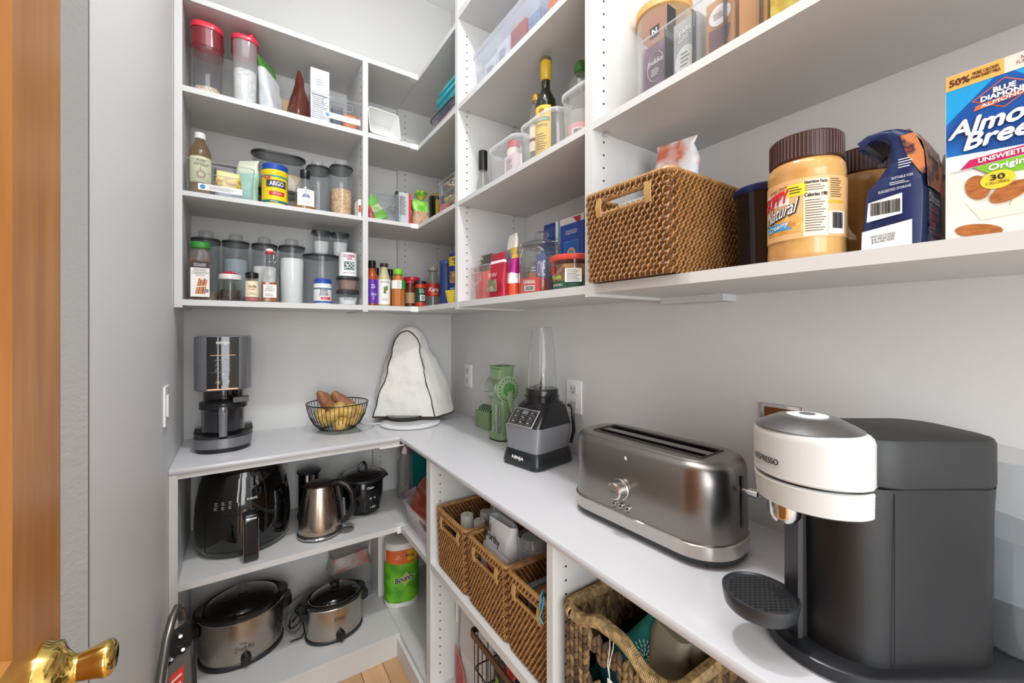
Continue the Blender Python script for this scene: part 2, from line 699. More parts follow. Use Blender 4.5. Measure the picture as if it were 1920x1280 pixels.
t = thing('base_shelf_unit', 'white base shelf unit holding the three rattan baskets', 'shelf unit', (0, 0, 0))
for z1, z0 in ((ZM, .516), (ZL, .0766)):
    B().box(-LD + .001, -.001, -1.4191, -.7632, z0, z1, WHITE).build('shelf', t)
B().box(-LD, -.001, -1.4394, -1.4193, 0, .8955, WHITE).build('side_panel', t)
B().box(-.45, -.437, -1.4191, -.7632, .001, .0764, WHITE).build('toe_kick', t)
holes(t, [(x, -.7632, z) for x in (-.40, -.06) for z in zs(.14, .87) if abs(z - ZM) > .03], 'y')
t = thing('base_shelf_unit', 'white base shelf unit holding the braided seagrass basket', 'shelf unit', (0, 0, 0))
for z1, z0 in ((ZM, .519), (ZL, .0766)):
    B().box(-LD + .001, -.001, -2.3, -1.4396, z0, z1, WHITE).build('shelf', t)
B().box(-LD, -.001, -2.32, -2.301, 0, .8955, WHITE).build('side_panel', t)
holes(t, [(x, -1.4396, z) for x in (-.40, -.06) for z in zs(.14, .87) if abs(z - ZM) > .03], 'y')

# the L-shaped worktop with a softly rounded front edge
quartz = pm('c9c8cb', .14)
b = B()
prof = [(-.4403, .899), (-.4403, .909), (-.4385, .9126), (-.435, CT)]
yb, e = -3.0, -.4403
o1 = []
ring = [(z, dx) for dx, z in prof]
def outline(dx, z):
    return [(XL + .001, 0 - .001, z), (-.001, -.001, z), (-.001, yb, z), (dx, yb, z), (dx, dx, z), (XL + .001, dx, z)][::-1]
b.rings([outline(-.4385, .8960), outline(-.4403, .899), outline(-.4403, .909), outline(-.4385, .9126), outline(-.435, CT)], quartz, (1, 1))
tag(b.build('worktop'), 'glossy white L-shaped worktop running along both walls', 'worktop')
# ================================================================ makers of repeated kinds
OATS = spot('c9ad86', 'efe0c4', 260, .8, 0, .5, .2, 'grain', .6)
RICE = spot('c9c9c6', 'f4f4f2', 260, .7, 0, .5, .2, 'grain', .6)
BARLEY = spot('c79a68', 'e9c79b', 150, .7, 0, .5, .25, 'grain', .8)
FLOUR = pm('f3f1ed', .9)
GRAYLID = pm('26282b', .35)


def airtight(loc, w, d, h, label, group, fill=None, fh=0, cap=True, rot=0, body=SMOKE):
    """tall oval airtight canister: see-through body, black lid, frosted spout cap, contents"""
    t = thing('storage_canister', label, 'food container', loc, rot, group)
    r = min(w, d) * .49
    B().loft([(0, w * .84, d * .84, r * .9), (.006, w * .9, d * .9, r), (h * .8, w * .93, d * .93, r), (h - .01, w * .95, d * .95, r)], body, 8, (1, 0)).build('body', t)
    lid = B().loft([(h - .011, w * .98, d * .98, r), (h - .009, w, d, r), (h - .002, w, d, r), (h, w * .9, d * .9, r)], GRAYLID, 8).build('lid', t)
    if cap:
        B().lathe([(w * .27, h), (w * .26, h + .028), (w * .23, h + .033)], FROST, 24).build('spout_cap', t)
    if fill:
        B().loft([(.003, w * .82, d * .82, r * .88), (fh * .97, w * .89, d * .89, r), (fh, w * .86, d * .84, r, 0, 0)], fill, 8).build('contents', t)
    return t


def small_tub(loc, w, h, label, fill, fh, group=None, text=None):
    t = thing('storage_canister', label, 'food container', loc, 0, group)
    r = w * .3
    B().loft([(0, w * .74, w * .74, r), (.004, w * .78, w * .78, r), (h - .01, w * .92, w * .92, r)], CLEARB, 6, (1, 0)).build('body', t)
    B().loft([(h - .014, w * .98, w * .98, r), (h - .012, w, w, r), (h - .002, w, w, r), (h, w * .94, w * .94, r)], GRAYLID, 6).build('lid', t)
    B().loft([(.002, w * .72, w * .72, r), (fh, w * .84, w * .84, r)], fill, 6).build('contents', t)
    if text:
        B().text(text, INK, 0, h * .4, w * .5, .008, -w * .415).build('lettering', t)
    return t


def lathe_thing(name, label, cat, loc, rot, parts, group=None):
    """thing made of turned parts: (part name, profile, material) with optional keyword dict"""
    t = thing(name, label, cat, loc, rot, group)
    for p in parts:
        kw = p[3] if len(p) > 3 else {}
        B().lathe(p[1], p[2], **kw).build(p[0], t)
    return t


def clear_bin(name, label, loc, rot, w, d, h, mat=CLEARB, group=None, handle=True, r=.012, dividers=0, taper=.96, cut='handle'):
    """open plastic bin with walls, rolled rim and a moulded handle loop on the front"""
    t = thing(name, label, 'storage bin', loc, rot, group)
    b = B()
    b.loft([(0, w * taper - .004, d * taper - .004, r), (.004, w * taper, d * taper, r), (h, w, d, r)], mat, 5, (1, 0))
    b.build('body', t)
    b = B()
    b.tube([(x, y, h) for x, y in rrect(w + .001, d + .001, r, 4)], .0017, CLEARRIM, 5, True)
    b.build('rim', t)
    if handle:
        b = B()
        hw, z0, z1 = w * .28, h * .6, h * .86
        pts = [(-hw, z1), (hw, z1), (hw, z0 + .006), (hw - .006, z0), (-hw + .006, z0), (-hw, z0 + .006)]
        b.tube([(x, -d / 2 - .001, z) for x, z in pts], .0017, CLEARRIM, 5, True)
        b.build('handle', t)
    for k in range(dividers):
        x = -w / 2 + w * (k + 1) / (dividers + 1)
        B().box(x - .0012, x + .0012, -d * .48, d * .48, .004, h - .004, CLEARB).build('divider', t)
    return t


CLEARRIM = clear('ccd3d8', .9, .35, 'dfe4e8')


def carton(name, label, cat, loc, rot, w, d, h, mat, side=None, group=None, art=None, lean=0):
    t = thing(name, label, cat, loc, rot, group)
    if lean:
        t.rotation_euler[0] = R(lean)
    B().box(-w / 2, w / 2, -d / 2, d / 2, 0, h, mat).build('box', t, flat=True)
    if art:
        b = B()
        art(b, -d / 2 - .0006)
        b.build('printing', t)
    return t


def pouch(name, label, loc, rot, w, d, h, bands, group=None, crimp=.012, seed=0, amp=.004, cat='food bag', lean=0, parts=None, top=.92, sc=24):
    """soft bag with a flat gusseted bottom that thins to a crimped top; bands = (fraction, material) from the bottom"""
    t = thing(name, label, cat, loc, rot, group)
    n = 18
    lo = 0
    b = B()
    fr = [i / n for i in range(n + 1)]
    for k in range(n):
        z0, z1 = fr[k], fr[k + 1]
        m = [q for q in bands if q[0] >= (z0 + z1) / 2 - 1e-6][0][1]
        rr = []
        for z in (z0, z1):
            th = d * (1 - z ** 2.2) + .003
            ww = w * (1 - (1 - top) * z)
            off = lean * z * z
            rr.append([(x, y + off, z * h) for x, y in rrect(ww, th, min(th / 2.1, .02), 6)])
        b.rings(rr, m, (1 if k == 0 else 0, 1 if k == n - 1 else 0))
    b.bumpy(amp, sc, seed, .004)
    b.build('bag', t)
    if parts:
        parts(t)
    return t


# ================================================================ upper left unit, top shelf
CER = clear('e98a92', .6, .25, 'd8505c')
t = thing('cereal_keeper', 'tall clear cereal keeper with flip red lid and a little oats in it', 'food container', (-1.095, -.20, ZA + .0005), 0, 'red lidded dispensers')
B().loft([(0, .078, .15, .03), (.005, .082, .155, .032), (.235, .09, .17, .035)], CLEARB, 8, (1, 0)).build('body', t)
b = B()
b.loft([(.238, .096, .178, .037), (.248, .099, .18, .037), (.258, .096, .175, .037), (.264, .08, .15, .034)], pm('dd2f45', .25), 8, (0, 1))
b.build('lid', t)
b = B()
b.rings([[(x, y, z0 - (0 if y > 0 else d_)) for x, y in rrect(.094, .175, .037, 8)] for z0, d_ in ((.205, .03), (.245, 0))], CER, (0, 0))
b.build('pour_shield', t)
B().loft([(.003, .076, .148, .03), (.03, .08, .15, .032), (.036, .075, .14, .03)], OATS, 8).bumpy(.004, 30, 2, .02).build('oats', t)
t = thing('cereal_keeper', 'frosted cereal keeper with red lid, filled halfway with white rice', 'food container', (-.978, -.20, ZA + .0005), 0, 'red lidded dispensers')
B().loft([(0, .07, .14, .026), (.004, .074, .146, .028), (.25, .08, .155, .03)], FROST, 8, (1, 0)).build('body', t)
B().loft([(.245, .086, .162, .032), (.253, .09, .166, .033), (.262, .088, .162, .033), (.268, .07, .13, .03)], pm('e0304a', .25), 8, (0, 1)).lathe([(.012, .262), (.014, .28), (.010, .286)], pm('c9203a', .3), 14, cx=.02, cy=-.05).build('lid', t)
B().loft([(.003, .068, .138, .026), (.135, .074, .146, .028), (.14, .07, .14, .027)], RICE, 8).build('rice', t)

pouch('food_pouch', 'white foil pouch with green inside, folded open at the top', (-.886, -.20, ZA + .001), 55, .11, .055, .235, [(.8, pm('d0d2d8', .3)), (1, pm('4a8a35', .5))], seed=3, lean=.03, amp=.008)
pouch('food_pouch', 'reddish brown shiny pouch coming to a tall point', (-.785, -.19, ZA + .001), 35, .105, .08, .24, [(.12, pm('8a6a58', .3)), (1, pm('5c2a20', .2))], seed=5, top=.12, amp=.006)
pouch('food_pouch', 'low tan pouch with red corner behind the brown pouch', (-.84, -.12, ZA + .001), 10, .09, .05, .14, [(.4, pm('a5352a', .4)), (1, pm('b99f7e', .4))], seed=8, amp=.006)

t = clear_bin('storage_bin', 'clear handled bin on the top left shelf holding white carton and orange packet', (-.655, -.17, ZA + .001), 0, .205, .26, .115, group='clear handled bins')
b = B()
b.box(-.055, .09, -.1325, -.132, .022, .046, PAPER).disc(-.04, .034, .008, .008, -.1331, pm('2f86c0', .4)).lines(pm('9aa4b0'), .03, .034, .09, .015, 4, -.1331)
b.build('price_label', t)
carton('food_carton', 'tall white printed carton standing in the clear handled bin', 'carton', (-.712, -.205, ZA + .006), 0, .072, .05, .245, pm('e8e6e6', .4), art=lambda b, y: b.lines(pm('8f9096'), 0, .19, .03, .03, 3, y).lines(pm('6a6a72'), 0, .09, .06, .11, 14, y).box(-.034, .034, y - .0002, y, .135, .137, INK))
pouch('snack_packet', 'orange foil packet lying in the clear handled bin', (-.59, -.22, ZA + .006), 0, .06, .05, .09, [(1, pm('e8874f', .35))], seed=9)
carton('food_carton', 'small navy packet behind the orange packet in the bin', 'carton', (-.635, -.18, ZA + .006), 0, .045, .03, .125, pm('2c3350', .4))

# ================================================================ upper left unit, second shelf
t = clear_bin('storage_bin', 'clear handled bin holding the vanilla bottle on the second left shelf', (-1.052, -.185, ZB + .001), 0, .205, .25, .115, group='clear handled bins')
b = B()
b.box(-.065, .065, -.1275, -.127, .01, .032, PAPER).disc(-.052, .021, .008, .008, -.1281, pm('2f86c0', .4)).lines(pm('9aa4b0'), .01, .021, .09, .014, 4, -.1281)
b.build('price_label', t)
syr = clear('d9b48c', .6, .12, 'c49a6c')
t = lathe_thing('syrup_bottle', 'big vanilla syrup bottle with white screw cap in the clear bin', 'bottle', (-1.117, -.225, ZB + .006), 0, [
    ('body', [(.030, 0), (.034, .004), (.035, .15), (.033, .168), (.02, .196), (.0145, .206), (.0145, .214)], syr, {'caps': (1, 0)}),
    ('cap', [(.0175, .212), (.0175, .232), (.0155, .234)], WHITE2)])
b = B()
b.band(.0356, .045, .14, 10, 62, pm('d9d6b0', .6)).text('PURE\nVANILLA', INK, 0, .118, .045, .024, 0, .0362, a=8).disc(0, 0, .0001, .0001, -.036, INK)
for k in range(14):
    a = k * math.pi * 2 / 14
    b.text('I', pm('a5654a', .6), .012 * math.cos(a), .075 + .012 * math.sin(a), .002, .010, 0, .0362, a=8)
b.build('label', t)
pouch('food_pouch', 'dark brown pouch slumped behind the yellow packet in the bin', (-1.05, -.12, ZB + .006), 0, .09, .06, .17, [(1, pm('2c1a20', .25))], seed=11, amp=.008)
pouch('food_pouch', 'yellow round-fronted packet of dried fruit in the clear bin', (-1.03, -.235, ZB + .006), 0, .085, .05, .105, [(.25, pm('a9b6bf', .4)), (.75, spot('e6c63a', 'a8702c', 60, .4)), (1, pm('e8cf4e', .35))], seed=12)
t = pouch('food_pouch', 'pale mint pouch with its top folded over in the clear bin', (-.975, -.21, ZB + .006), -25, .085, .055, .185, [(.68, pm('a9d2c4', .45)), (1, pm('dfe3cc', .45))], seed=13, amp=.007, lean=.03)
t = airtight((-.855, -.115, ZB + .0005), .20, .10, .10, 'low smoky rectangular canister underneath its twin behind the corn starch tub', 'black lidded canisters', pm('8f8076', .8), .06, cap=False)
t = airtight((-.855, -.115, ZB + .101), .205, .11, .155, 'wide smoky canister on top of its twin behind the corn starch tub', 'black lidded canisters', spot('cfae8c', 'e9dcc8', 20, .8), .07, cap=False)
yel = pm('f2d21c', .35)
blu = pm('1f4aa8', .35)
t = lathe_thing('powder_tub', 'yellow corn starch tub with blue screw lid', 'tub', (-.878, -.235, ZB + .0005), 0, [
    ('body', [(.042, 0), (.046, .003), (.046, .01), (.0455, .125), (.047, .128), (.047, .14), (.042, .144)], yel),
    ('lid', [(.0445, .142), (.0455, .145), (.0455, .163), (.043, .166)], blu)])
b = B()
b.band(.0463, .012, .022, 0, 90, pm('136a72', .5)).band(.0463, .112, .119, 0, 90, pm('2f9a8e', .5))
b.band(.0466, .072, .1, 4, 46, pm('3b3f4c', .5)).text('ARGO', WHITE2, 0, .0862, .05, .017, 0, .047, a=4, bold=.0006)
b.band(.0465, .04, .056, 6, 34, RED).text('CORN STARCH', WHITE2, 0, .048, .034, .008, 0, .0469, a=6)
b.band(.0465, .103, .116, -38, 14, RED).text('NEW', WHITE2, 0, .109, .012, .005, 0, .0469, a=-38).lines(WHITE2, 0, .017, .04, .005, 1, 0, .0469)
b.lines(pm('8c7d20'), 0, .07, .018, .07, 14, 0, .0468, a=70)
b.build('label', t)
t = lathe_thing('sweetener_bottle', 'agave syrup bottle with white label and black cap', 'bottle', (-.771, -.25, ZB + .0005), 0, [
    ('body', [(.035, 0), (.039, .004), (.041, .03), (.040, .07), (.034, .098), (.02, .122), (.016, .13), (.016, .138)], CLEARB, {'caps': (1, 0), 'sy': .7}),
    ('cap', [(.018, .138), (.0185, .14), (.0185, .165), (.017, .168)], BLACK),
    ('syrup', [(.0335, .001), (.037, .005), (.039, .022), (.0385, .026)], pm('b5761c', .15), {'sy': .68})])
b = B()
b.band(.0416, .018, .085, 0, 48, PAPER, sy=.7)
for k in range(9):
    a = R(-80 + 20 * k)
    b.band(.0420, .052, .052 + .016 * math.cos(a), math.degrees(.014 * math.sin(a) / .042), 2.5, pm('4f6f9c', .5), 2, sy=.7)
b.add([], [], PAPER)
b.text('madhava', pm('5a6270'), 0, .078, .034, .006, .0125, .0425)
b.text('ORGANIC\nLIGHT AGAVE', pm('7a828c'), 0, .032, .03, .009, .0125, .0425)
b.build('label', t)
airtight((-.712, -.16, ZB + .0005), .092, .14, .215, 'empty-looking smoky canister with spout cap behind the agave bottle', 'black lidded canisters')
airtight((-.622, -.185, ZB + .0005), .094, .14, .228, 'smoky canister filled halfway with pearl barley', 'black lidded canisters', BARLEY, .125)
carton('recipe_card_box', 'small white card box edge-on beside the barley canister', 'carton', (-.566, -.26, ZB + .0005), 0, .012, .07, .075, PAPER, art=lambda b, y: b.box(-.005, .005, y - .0003, y, .02, .05, pm('b5452e')))

# ================================================================ upper left unit, third shelf
for x, y, lb, fl, fh in ((-1.104, -.13, 'smoky spout canister behind the green-topped cinnamon jar', spot('b9a184', 'd9c7a9', 40, .8), .04), (-1.008, -.13, 'smoky spout canister behind the ribboned mason jar', pm('93a0a5', .7), .17), (-.909, -.13, 'smoky spout canister behind the swing-top bottle', FLOUR, .15), (-.811, -.15, 'spout canister nearly full of white flour right of the swing-top bottle', FLOUR, .19)):
    airtight((x, y, ZC + .0005), .092 if fh != .19 else .097, .15, .243, lb, 'black lidded canisters', fl, fh)
t = thing('spice_jar', 'square cinnamon stick jar with green lid and printed label', 'spice jar', (-1.113, -.255, ZC + .0005), 0)
B().loft([(0, .062, .06, .012), (.004, .066, .064, .014), (.165, .066, .064, .014), (.185, .05, .05, .02), (.19, .05, .05, .02)], clear('e9d9cc', .6, .08), 5, (1, 0)).build('body', t)
B().loft([(.188, .056, .054, .02), (.19, .058, .056, .02), (.207, .058, .056, .02), (.21, .052, .05, .02)], pm('2f8a2e', .35), 5).build('lid', t)
b = B()
for k in range(22):
    x, y = -.024 + .048 * ((k * 7) % 10) / 10, -.022 + .044 * ((k * 3) % 10) / 10
    b.tube([(x, y, .004), (x + .004 * math.sin(k), y, .14 + .01 * math.sin(k * 2))], .0045, pm('8a4a28', .7), 6)
b.build('cinnamon_sticks', t)
b = B()
y = -.0326
b.poly([(-.027, .012), (.027, .012), (.027, .125), (-.027, .125)], y, PAPER).poly([(-.027, .115), (.027, .115), (.027, .138), (-.027, .138)], y - .0003, pm('2a2622'))
b.text("McCormick\nGOURMET", WHITE2, 0, .126, .036, .012, y - .0006).text('ORGANIC\nCINNAMON', INK, 0, .102, .046, .019, y - .0004).text('STICKS', INK, 0, .088, .024, .005, y - .0004)
for k in range(5):
    b.poly([(-.012 + .006 * k - .002, .022), (-.012 + .006 * k + .003, .022), (-.002 + .005 * k + .003, .078 - .004 * (k % 3)), (-.002 + .005 * k - .002, .078 - .004 * (k % 3))], y - .0005 - .0001 * k, pm('a4582c' if k % 2 else 'c47a44'))
b.poly([(-.014, .044), (.02, .050), (.02, .053), (-.014, .047)], y - .0012, PAPER).poly([(.01, .028), (.024, .028), (.024, .04), (.01, .04)], y - .0006, pm('5f7fb5'))
b.build('label', t)
t = lathe_thing('mason_jar', 'quilted mason jar of dark cocoa beans with white lid', 'jar', (-1.025, -.245, ZC + .0005), 0, [
    ('body', [(.030, 0), (.0345, .005), (.035, .06), (.034, .078), (.031, .084)], clear('e4e6d6', .8, .05), {'caps': (1, 0)}),
    ('lid', [(.0365, .082), (.037, .084), (.037, .098), (.034, .101)], WHITE2),
    ('beans', [(.029, .002), (.032, .006), (.0325, .038), (.028, .044), (.012, .042)], spot('241712', '4a2f24', 120, .5, 0, .5, .2, 'grain', 1))])
b = B()
for k in range(5):
    b.tube([(-.02 + .01 * k, -.02 + .006 * math.sin(k * 3), .102), (-.018 + .01 * k, -.01, .109 + .004 * math.sin(k)), (-.012 + .01 * k, .005, .102)], .0028, pm('d5203c', .5), 6)
b.build('ribbon', t)
t = lathe_thing('spice_jar', 'small vanilla sugar jar with black lid and cream label', 'spice jar', (-.956, -.27, ZC + .0005), 0, [
    ('body', [(.020, 0), (.0225, .003), (.0225, .082), (.019, .088), (.019, .092)], clear('e6cdb8', .6, .1), {'caps': (1, 0)}),
    ('lid', [(.0215, .09), (.022, .092), (.022, .109), (.02, .111)], BLACK),
    ('sugar', [(.019, .002), (.021, .004), (.021, .075)], pm('b98d83', .8))])
B().band(.0229, .018, .078, 0, 95, pm('efe3c4', .6)).text('Vanilla', pm('5c2a22'), 0, .058, .028, .009, 0, .0233, bold=.0002).text('Sugar', RED, 0, .047, .024, .009, 0, .0233).text('Made with\nBourbon Vanilla Beans', pm('5c2a22'), 0, .031, .033, .009, 0, .0233).band(.0231, .004, .016, 0, 95, pm('b5646a')).build('label', t)
t = thing('swing_top_bottle', 'square swing-top bottle of amber vanilla extract with white label', 'bottle', (-.898, -.26, ZC + .0005), 0)
B().loft([(0, .054, .054, .008), (.003, .057, .057, .01), (.085, .057, .057, .012), (.11, .05, .05, .02), (.14, .026, .026, .012), (.17, .024, .024, .012), (.19, .027, .027, .012)], CLEAR, 5, (1, 0)).build('body', t)
B().loft([(.003, .052, .052, .008), (.078, .053, .053, .01)], pm('9c5620', .1), 5).build('extract', t)
B().lathe([(.013, .190), (.0145, .192), (.0145, .198), (.012, .2)], RED, 16).lathe([(.012, .199), (.0135, .203), (.012, .209), (.006, .211)], WHITE2, 16).build('stopper', t)
b = B()
for s in (-1, 1):
    b.tube([(s * .012, -.006, .204), (s * .024, -.010, .185), (s * .026, -.012, .165), (s * .016, -.014, .155), (s * .013, -.014, .162), (s * .014, -.013, .185)], .0011, CHROME, 5)
b.tube([(.014 * math.cos(a / 10 * math.pi * 2), .014 * math.sin(a / 10 * math.pi * 2), .162) for a in range(10)], .0011, CHROME, 5, True)
b.build('wire_bail', t)
B().poly([(-.022, .018), (.022, .018), (.022, .068), (-.022, .068)], -.0292, PAPER).text('PURE\nVANILLA\nEXTRACT', pm('6d7078'), 0, .052, .034, .022, -.0296).lines(pm('8a8d94'), 0, .028, .034, .012, 3, -.0296).build('label', t)
airtight((-.69, -.135, ZC + .0005), .155, .15, .222, 'wide smoky canister under the two small flour tubs', 'black lidded canisters', None, 0, cap=False)
small_tub((-.695, -.14, ZC + .2235), .076, .105, 'small flour tub standing left on the wide canister', FLOUR, .058, 'small tubs of flour')
small_tub((-.616, -.14, ZC + .2235), .074, .105, 'small flour tub standing right, over the baking powder tin', FLOUR, .062, 'small tubs of flour')
t = lathe_thing('powder_tub', 'small white baking powder tub with blue flip lid', 'tub', (-.707, -.262, ZC + .0005), 0, [
    ('body', [(.033, 0), (.0345, .003), (.0345, .074), (.033, .08), (.034, .084)], WHITE2),
    ('lid', [(.0335, .083), (.034, .086), (.0325, .101), (.029, .104)], blu)])
B().band(.0348, .06, .066, 0, 90, pm('2c7a94')).band(.0352, .051, .063, 0, 24, pm('4a5560')).text('ARGO', WHITE2, 0, .057, .026, .009, 0, .0356).text('BAKING\nPOWDER', pm('24457c'), 0, .041, .036, .014, 0, .0353, bold=.0002).band(.0350, .018, .028, 14, 34, RED).band(.0349, .004, .012, 0, 90, pm('2858a0')).lines(WHITE2, 0, .023, .03, .005, 1, 0, .0354, a=14).build('label', t)
small_tub((-.607, -.255, ZC + .0005), .088, .062, 'lowest small tub of baking soda under the cocoa tub', FLOUR, .03, None, 'BAKING SODA')
small_tub((-.607, -.255, ZC + .063), .088, .058, 'small tub of pinkish cocoa between baking soda and baking powder tin', pm('a88478', .9), .042)
t = lathe_thing('powder_tin', 'white baking powder tin with red lettering stacked on the tubs', 'tin', (-.607, -.258, ZC + .1215), 0, [
    ('body', [(.0345, 0), (.036, .002), (.0355, .003), (.0355, .097), (.036, .098), (.036, .1), (.033, .101)], pm('eef0ef', .35))])
b = B().text('CLABBER\nGIRL', pm('b0303c'), 0, .08, .048, .023, 0, .036, bold=.0004)
b.band(.0358, .026, .062, 0, 36, pm('4f8f88')).band(.036, .029, .059, 0, 32, spot('cfd8d6', '22302e', 120, .6)).text('BAKING POWDER', pm('7c2630'), 0, .014, .05, .007, 0, .036).build('label', t)
# ================================================================ corner unit
t = thing('plastic_bin', 'small white plastic bin tipped on its side on the corner unit', 'storage bin', (-.455, -.22, ZA + .001), 4)
B().loft([(0, .125, .11, .012), (.004, .13, .118, .014), (.092, .14, .128, .014), (.096, .144, .132, .016), (.1, .144, .132, .016), (.1, .138, .126, .014), (.004, .124, .11, .01)], pm('f0f0ee', .3), 5, (1, 1)).build('bin', t)
t.rotation_euler = (R(78), 0, R(5))
t.location = (-.455, -.155, ZA + .067)
teal = pm('1ba6b4', .25)
t = thing('storage_box', 'clear box with black-edged lid and pink contents under the teal boxes', 'food container', (-.185, -.52, ZA + .001), -90)
B().rbox(.26, .20, 0, .075, .03, CLEARB, .004).build('body', t)
B().rbox(.268, .208, .075, .088, .032, CLEARB, .003).build('lid', t)
B().tube([(x, y, .075) for x, y in rrect(.272, .212, .034, 5)], .0025, BLACK, 5, True).build('gasket', t)
B().rbox(.235, .18, .004, .055, .02, spot('d5899c', 'e8c6cc', 14, .7), .003).bumpy(.006, 25, 1, .03).build('contents', t)
t = thing('storage_box', 'flat teal lidded box on the black-edged clear box', 'food container', (-.185, -.555, ZA + .091), -90, 'teal lidded boxes')
B().rbox(.235, .19, 0, .03, .03, pm('128a96', .3), .004).build('body', t)
B().rbox(.245, .2, .03, .052, .034, teal, .005).build('lid', t)
t = thing('storage_box', 'upper flat teal lidded box of the pair in the top corner', 'food container', (-.185, -.565, ZA + .1435), -90, 'teal lidded boxes')
B().rbox(.22, .18, 0, .012, .03, pm('128a96', .3), .004).build('body', t)
B().rbox(.235, .19, .012, .03, .034, teal, .005).build('lid', t)

t = clear_bin('storage_bin', 'clear handled bin with lime pouch in the corner unit', (-.45, -.16, ZB + .001), 0, .15, .24, .125, group='clear handled bins')
pouch('food_pouch', 'lime green pouch with white print leaning in the corner bin', (-.455, -.20, ZB + .022), 0, .085, .045, .115, [(.35, pm('7cc63f', .3)), (.6, spot('d9cdb0', '8fcf50', 60, .4)), (1, pm('67b92f', .3))], seed=21, amp=.008, lean=.02).rotation_euler[1] = R(-28)
pouch('food_pouch', 'red pouch beside the lime pouch in the corner bin', (-.497, -.20, ZB + .006), 0, .04, .06, .08, [(1, spot('b3202a', 'd86a34', 30, .3))], seed=22)
carton('foil_bag', 'silver and red brick-shaped foil bag in the corner unit', 'food bag', (-.352, -.215, ZB + .001), -6, .055, .10, .15, pm('b9bbbd', .3), art=lambda b, y: b.box(.017, .0275, y - .0004, y, .0, .15, RED).lines(INK, -.008, .09, .03, .09, 16, y - .0002))
pouch('food_bag', 'crumpled red and white bag behind the silver foil bag', (-.29, -.15, ZB + .001), 0, .09, .08, .16, [(.6, pm('c6c8c6', .3)), (1, pm('b82830', .3))], seed=24, amp=.01)
def tie(t):
    B().lathe([(.004, .13), (.014, .142), (.026, .155), (.03, .168), (.02, .175)], spot('c9b23a', '3f9a2f', 60, .3), 12).bumpy(.006, 40, 3).build('gathered_top', t)
t = pouch('food_bag', 'green printed bag of brown lentils tied at the top', (-.274, -.245, ZB + .001), 0, .085, .075, .135, [(.55, spot('a07a5a', 'c9a98a', 180, .7, 0, .5, .2, 'grain')), (1, spot('6cb83a', '9fd66a', 30, .3))], seed=25, parts=tie, amp=.005)
t = lathe_thing('paper_cup', 'dark cup with yellow stripes at the back corner', 'cup', (-.14, -.13, ZB + .001), 0, [('cup', [(.032, 0), (.04, .2), (.041, .202)], pm('20261e', .3)), ('lid', [(.042, .2), (.043, .206), (.036, .212)], pm('c9a23a', .4))])
B().band(.0395, .08, .18, -20, 14, pm('d8a92c')).build('stripe', t)
pouch('snack_packet', 'bright pink packet in front of the clear pasta box', (-.20, -.37, ZB + .001), -70, .07, .03, .1, [(.6, pm('8a8890', .3)), (1, pm('e0405c', .3))], seed=27)
pouch('food_bag', 'dark green pointed foil bag top at the back of the corner', (-.335, -.09, ZB + .001), 0, .06, .04, .21, [(1, pm('1f5a33', .25))], seed=28, top=.3, amp=.008)
t = clear_bin('storage_bin', 'clear upright bin of pasta nests on the right leg of the corner', (-.16, -.585, ZB + .001), -90, .20, .26, .135, group='clear handled bins')
b = B()
for k in range(34):
    x, y, z = random.uniform(-.075, .075), random.uniform(-.10, .08), random.uniform(.03, .15)
    b.tube([(x + .02 * math.cos(a), y + .02 * math.sin(a), z + .004 * math.sin(a * 2 + k)) for a in [i * .7 for i in range(9)]], .0055, pm('dcc08c', .6), 5)
tag(b.build('pasta_nests', None, (-.16, -.585, ZB + .012), -90), 'tan dried pasta nests filling the clear upright bin', 'pasta')['kind'] = 'stuff'
pouch('food_bag', 'clear red-printed film bag on top of the pasta nests', (-.16, -.58, ZB + .14), -80, .13, .05, .055, [(.5, clear('e8d8c8', .9, .3)), (1, pm('d8606a', .4))], seed=30, amp=.012)

# corner unit, bottom shelf
def bottle(name, label, x, y, r, h, body, capm, neck, lab=None, cap=.02, z=ZC, seg=24, group=None, art=None, cat='bottle', sh=.66):
    t = lathe_thing(name, label, cat, (x, y, z + .0005), 0, [
        ('body', [(r * .9, 0), (r, .003), (r, h * sh * .95), (r * .93, h * sh), (neck, h - cap - .012), (neck, h - cap)], body, {'seg': seg}),
        ('cap', [(neck * 1.15, h - cap - .001), (neck * 1.2, h - cap), (neck * 1.2, h - .002), (neck, h)], capm)], group)
    b = B()
    if lab:
        b.band(r + .0004, lab[0], lab[1], 0, 88, lab[2])
    if art:
        art(b, r + .0008)
    if b.v:
        b.build('label', t)
    return t


bottle('sauce_bottle', 'red sauce bottle with purple label and black cap', -.505, -.26, .026, .2, pm('a4441c', .15), BLACK, .0135, (.01, .115, pm('5b2aa0', .4)), .032, art=lambda b, r: b.lines(WHITE2, 0, .085, .02, .02, 3, 0, r).text('2', WHITE2, 0, .035, .008, .014, 0, r).lines(WHITE2, .004, .05, .03, .012, 3, 0, r))
bottle('dressing_bottle', 'pale dressing bottle with pickle picture on white label', -.452, -.26, .027, .193, pm('b9b58c', .2), pm('30302c', .4), .015, (.008, .118, PAPER), .016, art=lambda b, r: (b.text("ANNIE'S", pm('5d6a62'), 0, .107, .046, .011, 0, r), b.band(r, .055, .085, -8, 12, pm('5c7a38')), b.band(r, .07, .09, 8, 12, pm('6d8c42')), b.lines(pm('8f958c'), 0, .03, .03, .014, 3, 0, r)))
bottle('sauce_bottle', 'slim dark bottle behind the purple-label sauce', -.468, -.19, .02, .18, pm('3a2018', .2), BLACK, .01, cap=.03, group='dark bottles at the back of the corner')
bottle('sauce_bottle', 'slim dark bottle behind the pale dressing bottle', -.405, -.2, .02, .178, pm('33241a', .2), BLACK, .01, cap=.03, group='dark bottles at the back of the corner')
